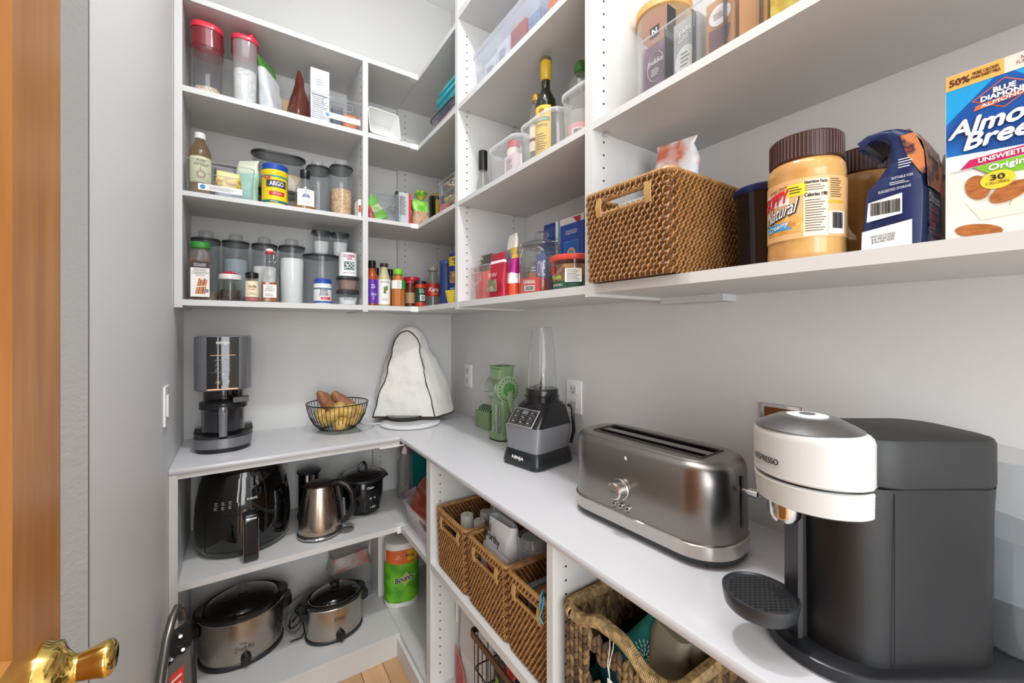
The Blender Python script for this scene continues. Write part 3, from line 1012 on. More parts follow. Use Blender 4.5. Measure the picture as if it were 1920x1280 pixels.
bottle('spice_shaker', 'square orange spice shaker with lime green cap', -.388, -.262, .031, .172, pm('b0682c', .5), pm('79c62e', .35), .018, (.08, .118, PAPER), .024, seg=8, cat='spice jar', art=lambda b, r: (b.band(r, .08, .118, 40, 30, pm('3f9a42')), b.lines(pm('9a6a8a'), -.006, .1, .02, .03, 5, 0, r)), sh=.7)
bottle('sauce_jar', 'red salsa jar with wide red lid at the corner back', -.292, -.175, .034, .15, pm('8e2414', .2), pm('b02430', .3), .033, None, .016, cat='jar', sh=.8)
bottle('sauce_jar', 'red-lidded jar standing in front of the salsa jar', -.316, -.22, .024, .128, pm('5a2a18', .3), pm('a52430', .3), .023, (.02, .07, pm('a88a62')), .014, cat='jar', sh=.8)
bottle('sauce_jar', 'red paste jar with dark green label and bar code', -.284, -.27, .0245, .122, pm('b5321c', .3), pm('1e1418', .3), .023, (.022, .09, pm('1f3a2c')), .012, cat='jar', sh=.85, art=lambda b, r: (b.band(r, .03, .056, 6, 30, PAPER), b.lines(INK, .003, .043, .02, .02, 12, 0, r + .0003, th=-1), b.lines(pm('b9c9a0'), 0, .075, .03, .02, 3, 0, r)))
t = bottle('syrup_bottle', 'clear corn syrup bottle with red label and tan cap', -.207, -.235, .035, .2, clear('c9ccc6', .9, .12), pm('a79a86', .4), .021, (.055, .118, pm('b5241e', .4)), .018, art=lambda b, r: (b.text('Karo', WHITE2, 0, .088, .05, .02, 0, r, slant=.3, bold=.0006, a=-12), b.lines(pm('f0c040'), 0, .068, .04, .01, 2, 0, r)))
t = lathe_thing('pepper_shaker', 'tall dark blue canister against the corner unit side', 'canister', (-.185, -.345, ZC + .0005), -50, [('body', [(.03, 0), (.031, .002), (.031, .20), (.029, .204)], pm('27407c', .35)), ('lid', [(.0315, .2), (.032, .202), (.032, .214), (.03, .216)], pm('3f5fa5', .35))])
t = lathe_thing('peanut_canister', 'blue snack canister with yellow lettering beside the corner stile', 'canister', (-.175, -.46, ZC + .0005), -40, [('body', [(.045, 0), (.046, .002), (.046, .225), (.044, .23)], pm('173a86', .35))])
B().band(.0465, .175, .215, -30, 40, pm('e8c72c')).text("'S", INK, 0, .196, .022, .025, 0, .047, a=-14, bold=.001).band(.0465, .1, .15, -20, 30, spot('c99a5c', '8a5a2c', 60)).lines(PAPER, 0, .06, .04, .04, 5, 0, .047, a=-20).build('label', t)
t = lathe_thing('plastic_bowl', 'small yellow bowl upside down beside the corner stile', 'bowl', (-.24, -.545, ZC + .0005), 0, [('bowl', [(.024, 0), (.026, .002), (.038, .055), (.039, .058), (.036, .057), (.022, .004)], pm('e6cb3a', .35))])

# ================================================================ middle unit
XF = -.30
t = thing('storage_box', 'large clear lidded box full of packets on the top middle shelf', 'storage box', (-.165, -1.0, ZA + .001), -90, 'big clear lidded boxes')
B().loft([(0, .36, .235, .02), (.004, .364, .24, .022), (.125, .39, .26, .026)], clear('eef2f8', .7, .2, 'dfe4ee'), 5, (1, 0)).build('body', t)
b = B()
b.loft([(.12, .394, .264, .028), (.124, .4, .268, .03), (.136, .4, .268, .03), (.14, .39, .26, .028)], clear('eef2f8', .7, .3, 'e4e8f0'), 5)
b.build('lid', t)
for k, (x, y, w, d, hh, c, lb) in enumerate(((-.13, -.06, .08, .06, .10, 'e8e8ea', 'white packet at the left inside the large clear box'), (-.04, -.07, .075, .05, .11, 'dde1ea', 'pale grey packet inside the large clear box'), (.05, -.07, .08, .05, .11, 'b0584a', 'reddish box inside the large clear box'), (.13, -.06, .06, .06, .1, '8090b4', 'blue packet at the right inside the large clear box'))):
    wx, wy = -.165 + y, -1.0 - x
    carton('packet', lb, 'packet', (wx, wy, ZA + .008), -90, w, d, hh, pm(c, .5), art=lambda b, yy: b.lines(pm('7f828c'), 0, hh / 2, .05, hh * .6, 8, yy))
t = thing('storage_box', 'second clear box of orange and navy packets nearest the stile', 'storage box', (-.165, -1.292, ZA + .001), -90, 'big clear lidded boxes')
B().loft([(0, .19, .235, .02), (.004, .194, .24, .022), (.095, .2, .26, .026)], clear('eef2f8', .7, .2, 'dfe4ee'), 5, (1, 0)).build('body', t)
B().loft([(.092, .204, .264, .028), (.096, .206, .268, .03), (.106, .206, .268, .03), (.11, .2, .26, .028)], clear('e4e8f4', .7, .35, 'cfd6ea'), 5).build('lid', t)
carton('packet', 'orange packet inside the second clear box', 'packet', (-.235, -1.25, ZA + .008), -90, .08, .06, .075, pm('e0793c', .5))
carton('packet', 'dark purple packet inside the second clear box', 'packet', (-.235, -1.34, ZA + .008), -90, .07, .06, .075, pm('4a3458', .5))

FB = clear('ffffff', .5, .28, 'eceef0')
for yc, w, h, lb in ((-.99, .19, .125, 'frosted open tub holding the red-capped bottle, far end'), (-1.176, .18, .125, 'frosted open tub holding the olive oil bottle'), (-1.34, .13, .13, 'frosted open tub holding the green-capped vinegar bottle')):
    t = thing('storage_tub', lb, 'storage bin', (-.175, yc, ZB + .001), -90, 'frosted tubs on the middle shelf')
    B().loft([(0, w * .9, .2, .03), (.004, w * .92, .205, .032), (h - .008, w * .98, .225, .036)], FB, 6, (1, 0)).build('body', t)
    b = B()
    b.loft([(h - .012, w * .985, .228, .037), (h - .008, w, .235, .038), (h, w, .235, .038), (h - .002, w * .96, .222, .034)], clear('ffffff', .5, .5, 'f0f2f4'), 6, (0, 0))
    b.build('rim', t)
def ro(name, label, x, y, parts, rot=-90, group=None, cat='bottle', z=ZB + .0065):
    return lathe_thing(name, label, cat, (x, y, z), rot, parts, group)
t = ro('pepper_grinder', 'glass salt shaker with black top left of the frosted tubs', -.24, -.79, [('body', [(.028, 0), (.03, .003), (.026, .05), (.015, .1), (.014, .11)], clear('e0dedb', .9, .25, 'bcb8b2')), ('cap', [(.016, .108), (.017, .112), (.017, .178), (.015, .18)], BLACK)], z=ZB + .001)
t = ro('spice_bottle', 'short bottle with bright red cap in the far frosted tub', -.2, -.94, [('body', [(.026, 0), (.026, .13), (.02, .14)], pm('e4d4cc', .4)), ('cap', [(.024, .138), (.025, .14), (.025, .158), (.022, .16)], pm('d8302c', .35))])
t = ro('spice_bottle', 'jar with black lid behind the far frosted tub rim', -.15, -1.03, [('body', [(.035, 0), (.035, .15)], pm('4a4440', .4)), ('cap', [(.036, .148), (.037, .15), (.037, .164), (.034, .167)], BLACK)], cat='jar')
carton('packet', 'white and pink packet seen through the far frosted tub', 'packet', (-.235, -.985, ZB + .0065), -90, .06, .03, .09, pm('e6cdd2', .5), art=lambda b, y: b.lines(pm('6a5a62'), 0, .06, .04, .04, 6, y))
oil = ro('olive_oil_bottle', 'tall dark green olive oil bottle with gold neck and yellow label', -.235, -1.16, [
    ('body', [(.028, 0), (.031, .003), (.031, .175), (.0295, .19), (.0165, .215), (.0125, .228), (.0125, .25)], pm('1d2013', .08)),
    ('neck_sleeve', [(.0135, .25), (.0165, .254), (.0175, .286), (.0175, .306)], pm('c9a524', .35)),
    ('cap', [(.018, .305), (.018, .313), (.016, .317)], pm('a79d86', .3, 1))])
B().band(.0314, .02, .165, 28, 52, pm('d9b23a', .5)).band(.0318, .118, .130, 28, 44, pm('2f6a3a')).text("BARBERA'S", WHITE2, 0, .124, .04, .008, 0, .0322, a=28).text('Delizioso', pm('5a3a1a'), 0, .108, .036, .009, 0, .0320, a=28, slant=.2).band(.0317, .136, .156, 28, 14, pm('8a6a2c')).lines(pm('7a5a20'), 0, .06, .036, .05, 7, 0, .0319, a=28).lathe([(.0001, .29), (.0001, .29)], GOLD, 3).build('label', oil)
t = ro('vinegar_bottle', 'small ribbed clear bottle with gold cap beside the olive oil', -.225, -1.10, [
    ('body', [(.02, 0), (.021, .003), (.021, .12), (.023, .16), (.02, .175), (.0215, .18), (.02, .185), (.0215, .19), (.012, .213), (.012, .22)], clear('ddd8cc', .9, .15)),
    ('cap', [(.0135, .218), (.0145, .22), (.0145, .238), (.013, .24)], pm('c9a04a', .3, .6))])
B().band(.0216, .06, .14, 30, 60, pm('e6dcc8')).band(.0218, .09, .1, 30, 60, pm('7a2c3a')).build('label', t)
t = ro('vinegar_bottle', 'round clear bottle with dark green cap in the near frosted tub', -.2, -1.275, [
    ('body', [(.03, 0), (.034, .004), (.036, .12), (.036, .19), (.028, .212), (.016, .222), (.016, .228)], clear('e4e2da', .9, .15)),
    ('cap', [(.018, .226), (.0195, .23), (.0195, .246), (.015, .255)], pm('2f6f1e', .35))])
B().band(.0366, .03, .075, 30, 60, pm('e2a09c')).band(.0366, .0752, .11, 30, 60, clear('f0e8e8', .2, .6)).band(.037, .03, .06, 30, 25, PAPER).lines(INK, 0, .045, .025, .024, 12, 0, .0374, a=30, th=-1).build('label', t)
t = ro('vinegar_bottle', 'golden bottle shoulder beside the green-capped bottle', -.19, -1.36, [('body', [(.03, 0), (.032, .19), (.02, .215), (.012, .22)], pm('c9ab7c', .25))])

# middle unit, bottom shelf
t = thing('storage_bin', 'pinkish clear bin holding the steel-cut oats bag', 'storage bin', (-.165, -.832, ZC + .001), -90, None)
B().loft([(0, .125, .225, .012), (.12, .138, .235, .014)], clear('f4dada', .7, .2, 'e6b8b4'), 5, (1, 0)).build('body', t)
B().tube([(x, y, .12) for x, y in rrect(.139, .236, .015, 4)], .0017, CLEARRIM, 5, True).build('rim', t)
B().tube([(x, -.1185, z) for x, z in ((-.045, .098), (.02, .098), (.018, .07), (-.02, .055), (-.04, .07))], .002, CLEARRIM, 5, True).build('handle', t)
t = pouch('oats_bag', 'dark brown bag printed steel cut standing in the pink bin', (-.235, -.81, ZC + .006), -90, .085, .05, .165, [(.62, pm('d8605c', .4)), (1, pm('4a423c', .5))], seed=40, amp=.002)
B().text('GLUTEN FREE\nSteel Cut', pm('e9e2d6'), 0, .138, .06, .024, -.033).build('lettering', t)
pouch('food_pouch', 'salmon and tan pouch inside the pink bin', (-.2, -.872, ZC + .006), -90, .035, .06, .15, [(.7, pm('c98468', .4)), (1, pm('b59a7c', .4))], seed=41)
def rw(t):
    B().text('RW', pm('e0b9b4'), .01, .075, .04, .014, -.036).poly([(-.02, .02), (.03, .02), (.028, .06), (-.018, .06)], -.036, spot('6a6a4a', '9a8f7a', 50)).build('printing', t)
pouch('snack_bag', 'crimson snack bag with folded white-striped top', (-.262, -.938, ZC + .001), -80, .08, .03, .155, [(.78, pm('a51f34', .35)), (.86, pm('e8dede', .4)), (1, pm('9a2238', .35))], seed=42, amp=.006, parts=rw)
b = None
pouch('snack_bag', 'white yellow and magenta chip bag with black corner', (-.225, -.968, ZC + .001), -100, .07, .04, .215, [(.2, pm('d8502c', .35)), (.38, pm('e9e4e4', .4)), (.6, pm('b01f7c', .35)), (.78, spot('d9b23a', '1f4f9a', 26, .4)), (1, pm('ece8dc', .4))], seed=43, amp=.006)
GL = clear('eaf0f2', 1.6, .06)
t = thing('glass_jar', 'wide glass cookie jar with knobbed glass lid holding snack bars', 'jar', (-.185, -1.075, ZC + .001), -90)
B().lathe([(.06, 0), (.068, .003), (.072, .02), (.073, .12), (.068, .142), (.064, .15), (.066, .156)], GL, 36, caps=(1, 0)).build('body', t)
B().lathe([(.067, .157), (.069, .159), (.069, .164), (.062, .168), (.04, .177), (.018, .182), (.016, .186), (.023, .192), (.024, .2), (.018, .207), (.008, .209)], GL, 36).build('lid', t)
def rt(b, y):
    b.text('UNREAL', WHITE2, 0, .036, .045, .010, y, bold=.0005)
    b.poly([(-.02, .008), (.02, .008), (.02, .025), (-.02, .025)], y - .0001, PAPER)
    b.lines(INK, 0, .0165, .034, .013, 16, y - .0003, th=-1)
carton('snack_box', 'red snack bar box at the front inside the glass jar', 'snack box', (-.222, -1.08, ZC + .008), -72, .078, .04, .048, pm('d8402c', .4), art=rt)
carton('snack_bar', 'blue and white snack bar upright in the glass jar', 'snack bar', (-.19, -1.085, ZC + .03), -60, .035, .016, .105, pm('5a6aa4', .35), art=lambda b, y: b.text('ONE', WHITE2, 0, .06, .025, .05, y))
carton('snack_bar', 'orange-brown snack bar leaning in the glass jar', 'snack bar', (-.195, -1.06, ZC + .04), -80, .05, .015, .04, pm('b9783a', .4))
carton('snack_bar', 'grey printed snack bar at the left in the glass jar', 'snack bar', (-.175, -1.035, ZC + .01), -60, .04, .02, .11, pm('7d7470', .4), art=lambda b, y: b.lines(PAPER, 0, .07, .028, .05, 5, y))
carton('snack_bar', 'dark wrapped snack bar at the right in the glass jar', 'snack bar', (-.165, -1.11, ZC + .01), -40, .04, .02, .12, pm('4c4444', .3))
t = thing('pretzel_tub', 'round clear pretzel tub with red lid and green label', 'food tub', (-.225, -1.27, ZC + .001), -90)
B().lathe([(.052, 0), (.054, .003), (.062, .082)], CLEARB, 36, caps=(1, 0)).build('body', t)
B().lathe([(.064, .08), (.0655, .082), (.0655, .092), (.06, .095)], pm('e2523f', .35), 36).build('lid', t)
B().lathe([(.05, .002), (.051, .02), (.057, .068), (.04, .074)], spot('8a5a3a', 'd09a62', 70, .6, 0, .5, .2, 'grain', .8), 30).build('pretzels', t)
B().lathe([(.0548, .004), (.0562, .024)], pm('24503a'), 36, caps=(0, 0)).text("pretzels", pm('9fc24a'), 0, .034, .05, .014, 0, .0585, a=-10, bold=.0005).text('HERB PRETZELS', WHITE2, 0, .014, .05, .006, 0, .0565, a=-8).band(.061, .045, .066, -20, 12, RED).text('SNACKS', WHITE2, 0, .04, .022, .005, 0, .0595, a=-20).band(.0592, .02, .056, 48, 22, PAPER).lines(pm('5a5a60'), 0, .038, .036, .032, 9, 0, .0598, a=48).build('label', t)
def prem(b, y):
    b.box(-.052, -.045, y - .0003, y, 0, .25, pm('3f9cae'))
    b.T = Matrix.Translation((.008, y - .0004, .125)) @ Matrix.Rotation(R(90), 4, 'Y')
    b.text('PREMIUM', pm('1f4a6e'), 0, 0, .2, .036, 0, bold=.0012)
    b.T = Matrix.Identity(4)
    b.poly([(.018, .246), (.052, .246), (.052, .214)], y - .0006, RED).lines(pm('99aaaa'), -.058, .1, .008, .2, 12, y - .0004)
carton('cracker_box', 'white cracker box with blue sideways lettering', 'cracker box', (-.09, -1.14, ZC + .001), -90, .135, .07, .25, pm('ecebe6', .4), art=prem)
def ritz(b, y):
    b.poly([(-.03, .03), (.03, .03), (.03, .15), (-.03, .15)], y - .0003, pm('4f86c8'))
    b.poly([(-.028, .032), (.028, .032), (.028, .148), (-.028, .148)], y - .0006, pm('1f56a8'))
    b.disc(0, .112, .018, .018, y - .0009, GOLD).disc(0, .112, .012, .012, y - .0012, pm('3f8fc8'))
    b.disc(-.01, .05, .012, .010, y - .0009, pm('c97a3a')).disc(.012, .05, .012, .012, y - .001, pm('d08a44'))
    b.text('Toasted Chips\nOriginal Flavor', WHITE2, 0, .175, .05, .014, y - .0003)
carton('cracker_box', 'royal blue snack box in front of the white cracker box', 'cracker box', (-.175, -1.235, ZC + .001), -90, .1, .05, .2, pm('1b3f94', .35), art=ritz)
pouch('snack_bag', 'royal blue foil bag behind the glass jar', (-.055, -.98, ZC + .001), -90, .13, .07, .275, [(1, pm('1f4aa0', .25))], seed=46, amp=.01, top=.9)
carton('snack_box', 'grey printed box behind the blue snack box', 'snack box', (-.10, -1.30, ZC + .001), -90, .13, .06, .245, pm('a9a39b', .5), art=lambda b, y: b.lines(INK, -.03, .2, .05, .06, 9, y))
# ================================================================ woven baskets


def perim(w, d, r, step, n=5):
    c = rrect(w, d, r, n)
    c = c + [c[0]]
    L = [0]
    for a, b in zip(c, c[1:]):
        L.append(L[-1] + math.hypot(b[0] - a[0], b[1] - a[1]))
    n = int(L[-1] / step)
    out = []
    j = 0
    for i in range(n):
        s = L[-1] * i / n
        while L[j + 1] < s:
            j += 1
        t = (s - L[j]) / max(L[j + 1] - L[j], 1e-9)
        a, b = c[j], c[j + 1]
        tx, ty = b[0] - a[0], b[1] - a[1]
        l = math.hypot(tx, ty) or 1
        out.append((a[0] + t * tx, a[1] + t * ty, ty / l, -tx / l))
    return out


ROD = spot('5a3414', '80501f', 35, .5, 0, .5, .2, 'noise', .3)
WRAP = spot('8f6536', 'b08452', 50, .5, 0, .5, .2, 'noise', .3)
LINING = pm('3a2412', .9)


def rattan(name, label, loc, rot, w, d, h, group=None, hole=(.55, .72, .86), rods=ROD, wraps=WRAP, pitch=.0105, col=.0135, cat='basket', taper=.96):
    t = thing(name, label, cat, loc, rot, group)
    rows = int(h / pitch)
    hw, z0, z1 = w * hole[0] / 2, h * hole[1], h * hole[2]
    P = perim(w, d, .012, col / 2)
    b = B()
    rr = pitch * .47
    def sc(z):
        return taper + (1 - taper) * z / h
    def inhole(x, y, z):
        return abs(x) < hw and z0 < z < z1 and abs(abs(y) - d / 2) < .02
    for i in range(rows):
        z = pitch * (i + .5)
        seg = []
        k = sc(z)
        for j in range(len(P) + 1):
            x, y, nx, ny = P[j % len(P)]
            if inhole(x, y, z):
                if len(seg) > 1:
                    b.tube(seg, rr, rods, 5)
                seg = []
            else:
                wv = .0012 * (1 if (j // 2 + i) % 2 else -1)
                seg.append((x * k + nx * wv, y * k + ny * wv, z))
        if len(seg) > 1:
            b.tube(seg, rr, rods, 5)
    b.build('wicker_wall', t)
    b = B()
    for i in range(rows):
        z = pitch * (i + .5)
        k = sc(z)
        for j in range(0, len(P), 2):
            jj = (j + (i % 2)) % len(P)
            x, y, nx, ny = P[jj]
            if inhole(x, y, z):
                continue
            x, y = x * k, y * k
            o = rr + .0016
            tx, ty = -ny, nx
            s = .0024
            b.tube([(x + nx * .002 - tx * s, y + ny * .002 - ty * s, z - pitch * .62), (x + nx * o, y + ny * o, z), (x + nx * .002 + tx * s, y + ny * .002 + ty * s, z + pitch * .62)], .0017, wraps, 5, caps=False)
            if i > rows * .45:
                b.tube([(x - nx * .002 - tx * s, y - ny * .002 - ty * s, z - pitch * .62), (x - nx * o, y - ny * o, z), (x - nx * .002 + tx * s, y - ny * .002 + ty * s, z + pitch * .62)], .0016, wraps, 4, caps=False)
    b.build('lashing', t)
    b = B()
    b.tube([(x, y, rows * pitch) for x, y, _, _ in P], pitch * .55, wraps, 6, True)
    for j in range(0, len(P), 1):
        x, y, nx, ny = P[j]
        a = rr * 1.15
        b.tube([(x - nx * a, y - ny * a, rows * pitch - .003), (x, y, rows * pitch + a), (x + nx * a, y + ny * a, rows * pitch - .003)], .0014, wraps, 4, caps=False)
    b.build('rim', t)
    b = B()
    k = sc(0)
    b.box(-w / 2 * k + .004, w / 2 * k - .004, -d / 2 * k + .004, d / 2 * k - .004, .001, .006, rods)
    b.build('base', t)
    for sy in (-1, 1):
        b = B()
        for s in (-1, 1):
            for q in range(6):
                x = s * (hw + .0045)
                b.tube([(x + s * (q - 2.5) * .0024, sy * (d / 2 + .004), z0 - .006), (x + s * (q - 2.5) * .0027, sy * (d / 2 + .0075), (z0 + z1) / 2), (x + s * (q - 2.5) * .0024, sy * (d / 2 + .004), z1 + .006)], .0016, pm('b8935c', .5), 5)
        b.tube([(-hw - .006, sy * d / 2, z0 - .001), (hw + .006, sy * d / 2, z0 - .001)], rr, wraps, 6)
        b.tube([(-hw - .006, sy * d / 2, z1 + .001), (hw + .006, sy * d / 2, z1 + .001)], rr, wraps, 6)
        b.build('handle_wrap', t)
    return t


FILM = clear('f4f6f8', 1.0, .12, 'eef0f4')
rattan('rattan_basket', 'large square rattan basket with a handle slot on the upper shelf', (-.187, -1.553, ZC + .001), -90, .216, .315, .197)
pouch('food_bag', 'clear film bag with blue and orange print poking out of the upper basket', (-.165, -1.55, ZC + .01), -85, .15, .075, .315, [(.6, FILM), (.8, spot('e8ecf4', '8fb6d8', 18, .3)), (1, spot('efeef0', 'd87a5a', 16, .3))], seed=50, amp=.012, top=.6)
pouch('food_bag', 'translucent crumpled bag showing through the upper basket slot', (-.285, -1.55, ZC + .01), -90, .14, .055, .165, [(1, clear('f2f2f2', .8, .45, 'f0eeea'))], seed=51, amp=.012)
pouch('food_bag', 'brown paper snack bag at the back of the upper basket', (-.07, -1.56, ZC + .01), -90, .10, .06, .20, [(1, pm('8a4a2c', .5))], seed=52, amp=.006)

rattan('rattan_basket', 'rattan basket of white candles, farthest of the three under the worktop', (-.235, -.893, ZM + .001), -90, .214, .37, .205, 'rattan baskets under the worktop')
rattan('rattan_basket', 'middle rattan basket under the worktop holding cups and a printed bag', (-.235, -1.124, ZM + .001), -90, .214, .37, .205, 'rattan baskets under the worktop')
rattan('rattan_basket', 'nearest rattan basket under the worktop with brown paper packs', (-.235, -1.324, ZM + .001), -90, .172, .37, .205, 'rattan baskets under the worktop')
for k, (x, y, hh) in enumerate(((-.335, -.845, .165), (-.31, -.895, .158), (-.295, -.945, .15), (-.25, -.83, .15), (-.245, -.9, .155))):
    lathe_thing('candle', 'white round pillar candle in the farthest rattan basket', 'candle', (x, y, ZM + .0085), 0, [('candle', [(.02, 0), (.0225, .003), (.0225, hh), (.021, hh + .003), (.006, hh + .002)], pm('e9e7e2', .5)), ('wick', [(.0012, hh), (.0012, hh + .008)], pm('8a8478'))], 'white pillar candles')
pouch('plastic_bag', 'crumpled clear plastic bag over the farthest rattan basket', (-.22, -.95, ZM + .165), -80, .09, .12, .13, [(1, clear('eceef0', 1, .3, 'e0e2e4'))], seed=60, amp=.02, sc=14)
def vt(t):
    B().text('Val', INK, -.030, .226, .036, .026, -.036, bold=.0009, rise=-.1).text('Worthy', INK, -.005, .198, .085, .030, -.039, bold=.0009, rise=-.1).build('lettering', t)
pouch('printed_bag', 'white plastic bag with bold black lettering in the middle basket', (-.34, -1.088, ZM + .01), -88, .13, .075, .29, [(.85, pm('ecebeb', .3)), (1, FILM)], seed=61, amp=.006, parts=vt, top=.95)
t = thing('cup_stack', 'stack of translucent ribbed plastic cups in the middle basket', 'cups', (-.305, -1.188, ZM + .01), 0)
b = B()
pr = []
for k in range(22):
    pr += [(.030 + .0003 * k, .02 + k * .0085), (.033 + .0003 * k, .026 + k * .0085)]
b.lathe([(.024, 0)] + pr + [(.036, .215), (.03, .225)], clear('f6f6f6', .8, .4, 'f0f0f0'), 24)
b.build('cups', t)
B().lathe([(.0405, .13), (.041, .23)], FILM, 20, caps=(0, 0)).bumpy(.004, 30, 3).build('sleeve', t)
pouch('plastic_bag', 'milky plastic bag of cups behind the printed bag', (-.17, -1.085, ZM + .01), -90, .12, .1, .30, [(1, clear('f0eeee', .8, .5, 'dcd8d6'))], seed=63, amp=.012)
pouch('product_packet', 'red oval-labelled packet behind the middle basket slot', (-.385, -1.12, ZM + .06), -90, .15, .03, .13, [(1, pm('dcd6d4', .4))], seed=64, amp=.003)
t = tag(B().disc(0, 0, .03, .02, 0, pm('b81c2a', .3), rot=-20).text('Count', WHITE2, .0, .002, .038, .011, -.0006, rise=-.3).disc(-.02, .03, .018, .012, -.0003, pm('b81c2a', .3)).build('round_sticker', None, (-.4055, -1.13, ZM + .15), -90), 'red oval sticker reading count inside the middle basket slot', 'label')
for k, (y, hh, c) in enumerate(((-1.29, .15, '9a6a3c'), (-1.315, .16, 'b07f4c'), (-1.34, .155, '8a5c34'), (-1.365, .165, 'a5744a'))):
    carton('paper_pack', 'brown kraft paper pack standing in the nearest rattan basket', 'paper pack', (-.25, y, ZM + .008), -90, .018, .26, hh, pm(c, .7), group='kraft paper packs')
carton('paper_pack', 'pale blue paper pack at the left of the nearest rattan basket', 'paper pack', (-.3, -1.265, ZM + .008), -90, .018, .14, .15, pm('9aa9b8', .6))
tag(B().tube([(-.0, -.1, .0), (.004, -.1, .03), (.011, -.1, .045), (.016, -.1, .03), (.008, -.1, .0), (.0, -.1, -.02), (.012, -.1, -.03)], .0022, pm('3f9ab5', .4), 6).build('hair_tie', None, (-.33, -1.385, ZM + .19), -90), 'small blue cord loop over the rim of the nearest rattan basket', 'cord')

# ---- braided seagrass basket
t = thing('seagrass_basket', 'dark braided seagrass basket of linens under the worktop', 'basket', (-.235, -1.59, ZM + .001), -90)
SG = [spot(a, b_, 60, .7, 0, .5, .2, 'noise', .5) for a, b_ in (('4c3a26', '6e5638'), ('5f4a30', '8a6f4a'), ('3c2f20', '5a4630'), ('74603f', '9a825a'))]
P = perim(.262, .37, .03, .0125)
b = B()
nrow = 15
for j, (x, y, nx, ny) in enumerate(P):
    s = 1 if j % 2 else -1
    for i in range(nrow):
        z = .01 + i * .0148 + (.004 if (j // 2) % 2 else 0)
        if abs(x) < .055 and y < 0 and abs(y + .185) < .03 and .135 < z < .19:
            continue
        if z > .225:
            continue
        tx, ty = -ny, nx
        a = .0125
        random.seed(j * 31 + i)
        q = random.uniform(-.0015, .0015)
        b.tube([(x - tx * .006 * s, y - ty * .006 * s, z - a + q), (x - tx * .003 * s + nx * .003, y - ty * .003 * s + ny * .003, z - a * .5 + q), (x + nx * .004, y + ny * .004, z + q), (x + tx * .003 * s + nx * .003, y + ty * .003 * s + ny * .003, z + a * .5 + q), (x + tx * .005 * s, y + ty * .005 * s, z + a + q)], [.0018, .0054, .0066, .0054, .0018], SG[(i * 7 + j * 3 + (j * i) % 5) % 4], 7)
b.build('braided_wall', t)
b = B()
for j, (x, y, nx, ny) in enumerate(P):
    for k in range(4):
        a = k / 4 * .0125
        X, Y = x - ny * a, y + nx * a
        zz = .232 + .026 * math.exp(-(X / .06) ** 4) * (1 if y < -.15 else 0)
        b.tube([(X + nx * .011 * math.cos(u), Y + ny * .011 * math.cos(u), zz + .011 * math.sin(u)) for u in [q * math.pi / 3 for q in range(6)]], .0024, spot('7c6440', 'a88c5c', 90, .7), 4, True)
b.build('rim', t)
B().rbox(.235, .345, .001, .012, .03, SG[2], .002).rings([[(x * .97, y * .97, z) for x, y, _, _ in P] for z in (.01, .13)], pm('231a10', .9), (0, 0)).build('base', t)
teal2 = spot('0f6f6c', '138f84', 25, .6, 0, .5, .15, 'noise', 0, (1, 1, 1), '2f9a5a')
t = thing('rolled_towel', 'teal rolled kitchen towel with white flower print in the seagrass basket', 'towel', (-.315, -1.575, ZM + .12), 0)
B().tube([(-.03, .08, -.06), (-.02, .05, -.02), (0, .01, .03), (.03, -.02, .085), (.05, -.035, .12)], [.034, .037, .038, .034, .026], teal2, 14).bumpy(.006, 22, 4).build('towel', t)
b = B()
b.T = Matrix.Translation((-.022, -.024, .063)) @ Matrix.Rotation(R(-42), 4, 'Z') @ Matrix.Rotation(R(-25), 4, 'X')
for ring, n in ((.006, 8), (.012, 12), (.018, 16), (.024, 20)):
    for k in range(n):
        a = 2 * math.pi * k / n + ring * 40
        b.disc(ring * math.cos(a), ring * math.sin(a), .0032, .0011, -.012 + ring * ring * 16, pm('cfdad8', .6), 8, math.degrees(a))
b.build('flower_print', t)
t = thing('folded_linen', 'stone grey folded linen cloth in the seagrass basket', 'cloth', (-.27, -1.66, ZM + .03), 0)
for k, (dx, w_, hh, c, rr) in enumerate(((0, .16, .215, '8d8578', 0), (.0, .05, .22, 'a09a86', 25))):
    b = B()
    for i in range(9):
        pass
    v = []
    n = 16
    rs = []
    for i in range(n + 1):
        z = hh * i / n
        ww = w_ * (1.05 - .45 * i / n)
        rs.append([(x + .006 * math.sin(z * 60 + y * 30) + .02 * i / n, y + .004 * math.sin(x * 90 + i), z) for x, y in rrect(ww, .055 + .02 * k, .024, 7)])
    b.rings(rs, pm(c, .85))
    b.bumpy(.012, 16, 9 + k)
    b.T = Matrix.Identity(4)
    o = b.build('cloth' if k == 0 else 'trim_band', t)
    o.location = (-.06 * k, .02 * k, 0)
t = pouch('folded_linen', 'navy and dark teal cloth low inside the seagrass basket slot', (-.375, -1.58, ZM + .02), -90, .13, .05, .13, [(1, spot('1a2f4a', '0f5560', 30, .7))], seed=70, amp=.012, cat='cloth')
tag(B().tube([(0, -.0, .02), (.006, -.006, .0), (.002, -.008, -.035), (.008, -.008, -.06), (.005, -.008, -.035), (.012, -.004, 0), (.01, 0, .02)], .0009, pm('d9d4c6', .6), 5).rbox(.012, .002, -.078, -.058, .001, PAPER, .0005, .008, -.008).build('string_tag', None, (-.422, -1.588, ZM + .235), -90), 'white string with small tag hanging on the seagrass basket rim', 'tag')
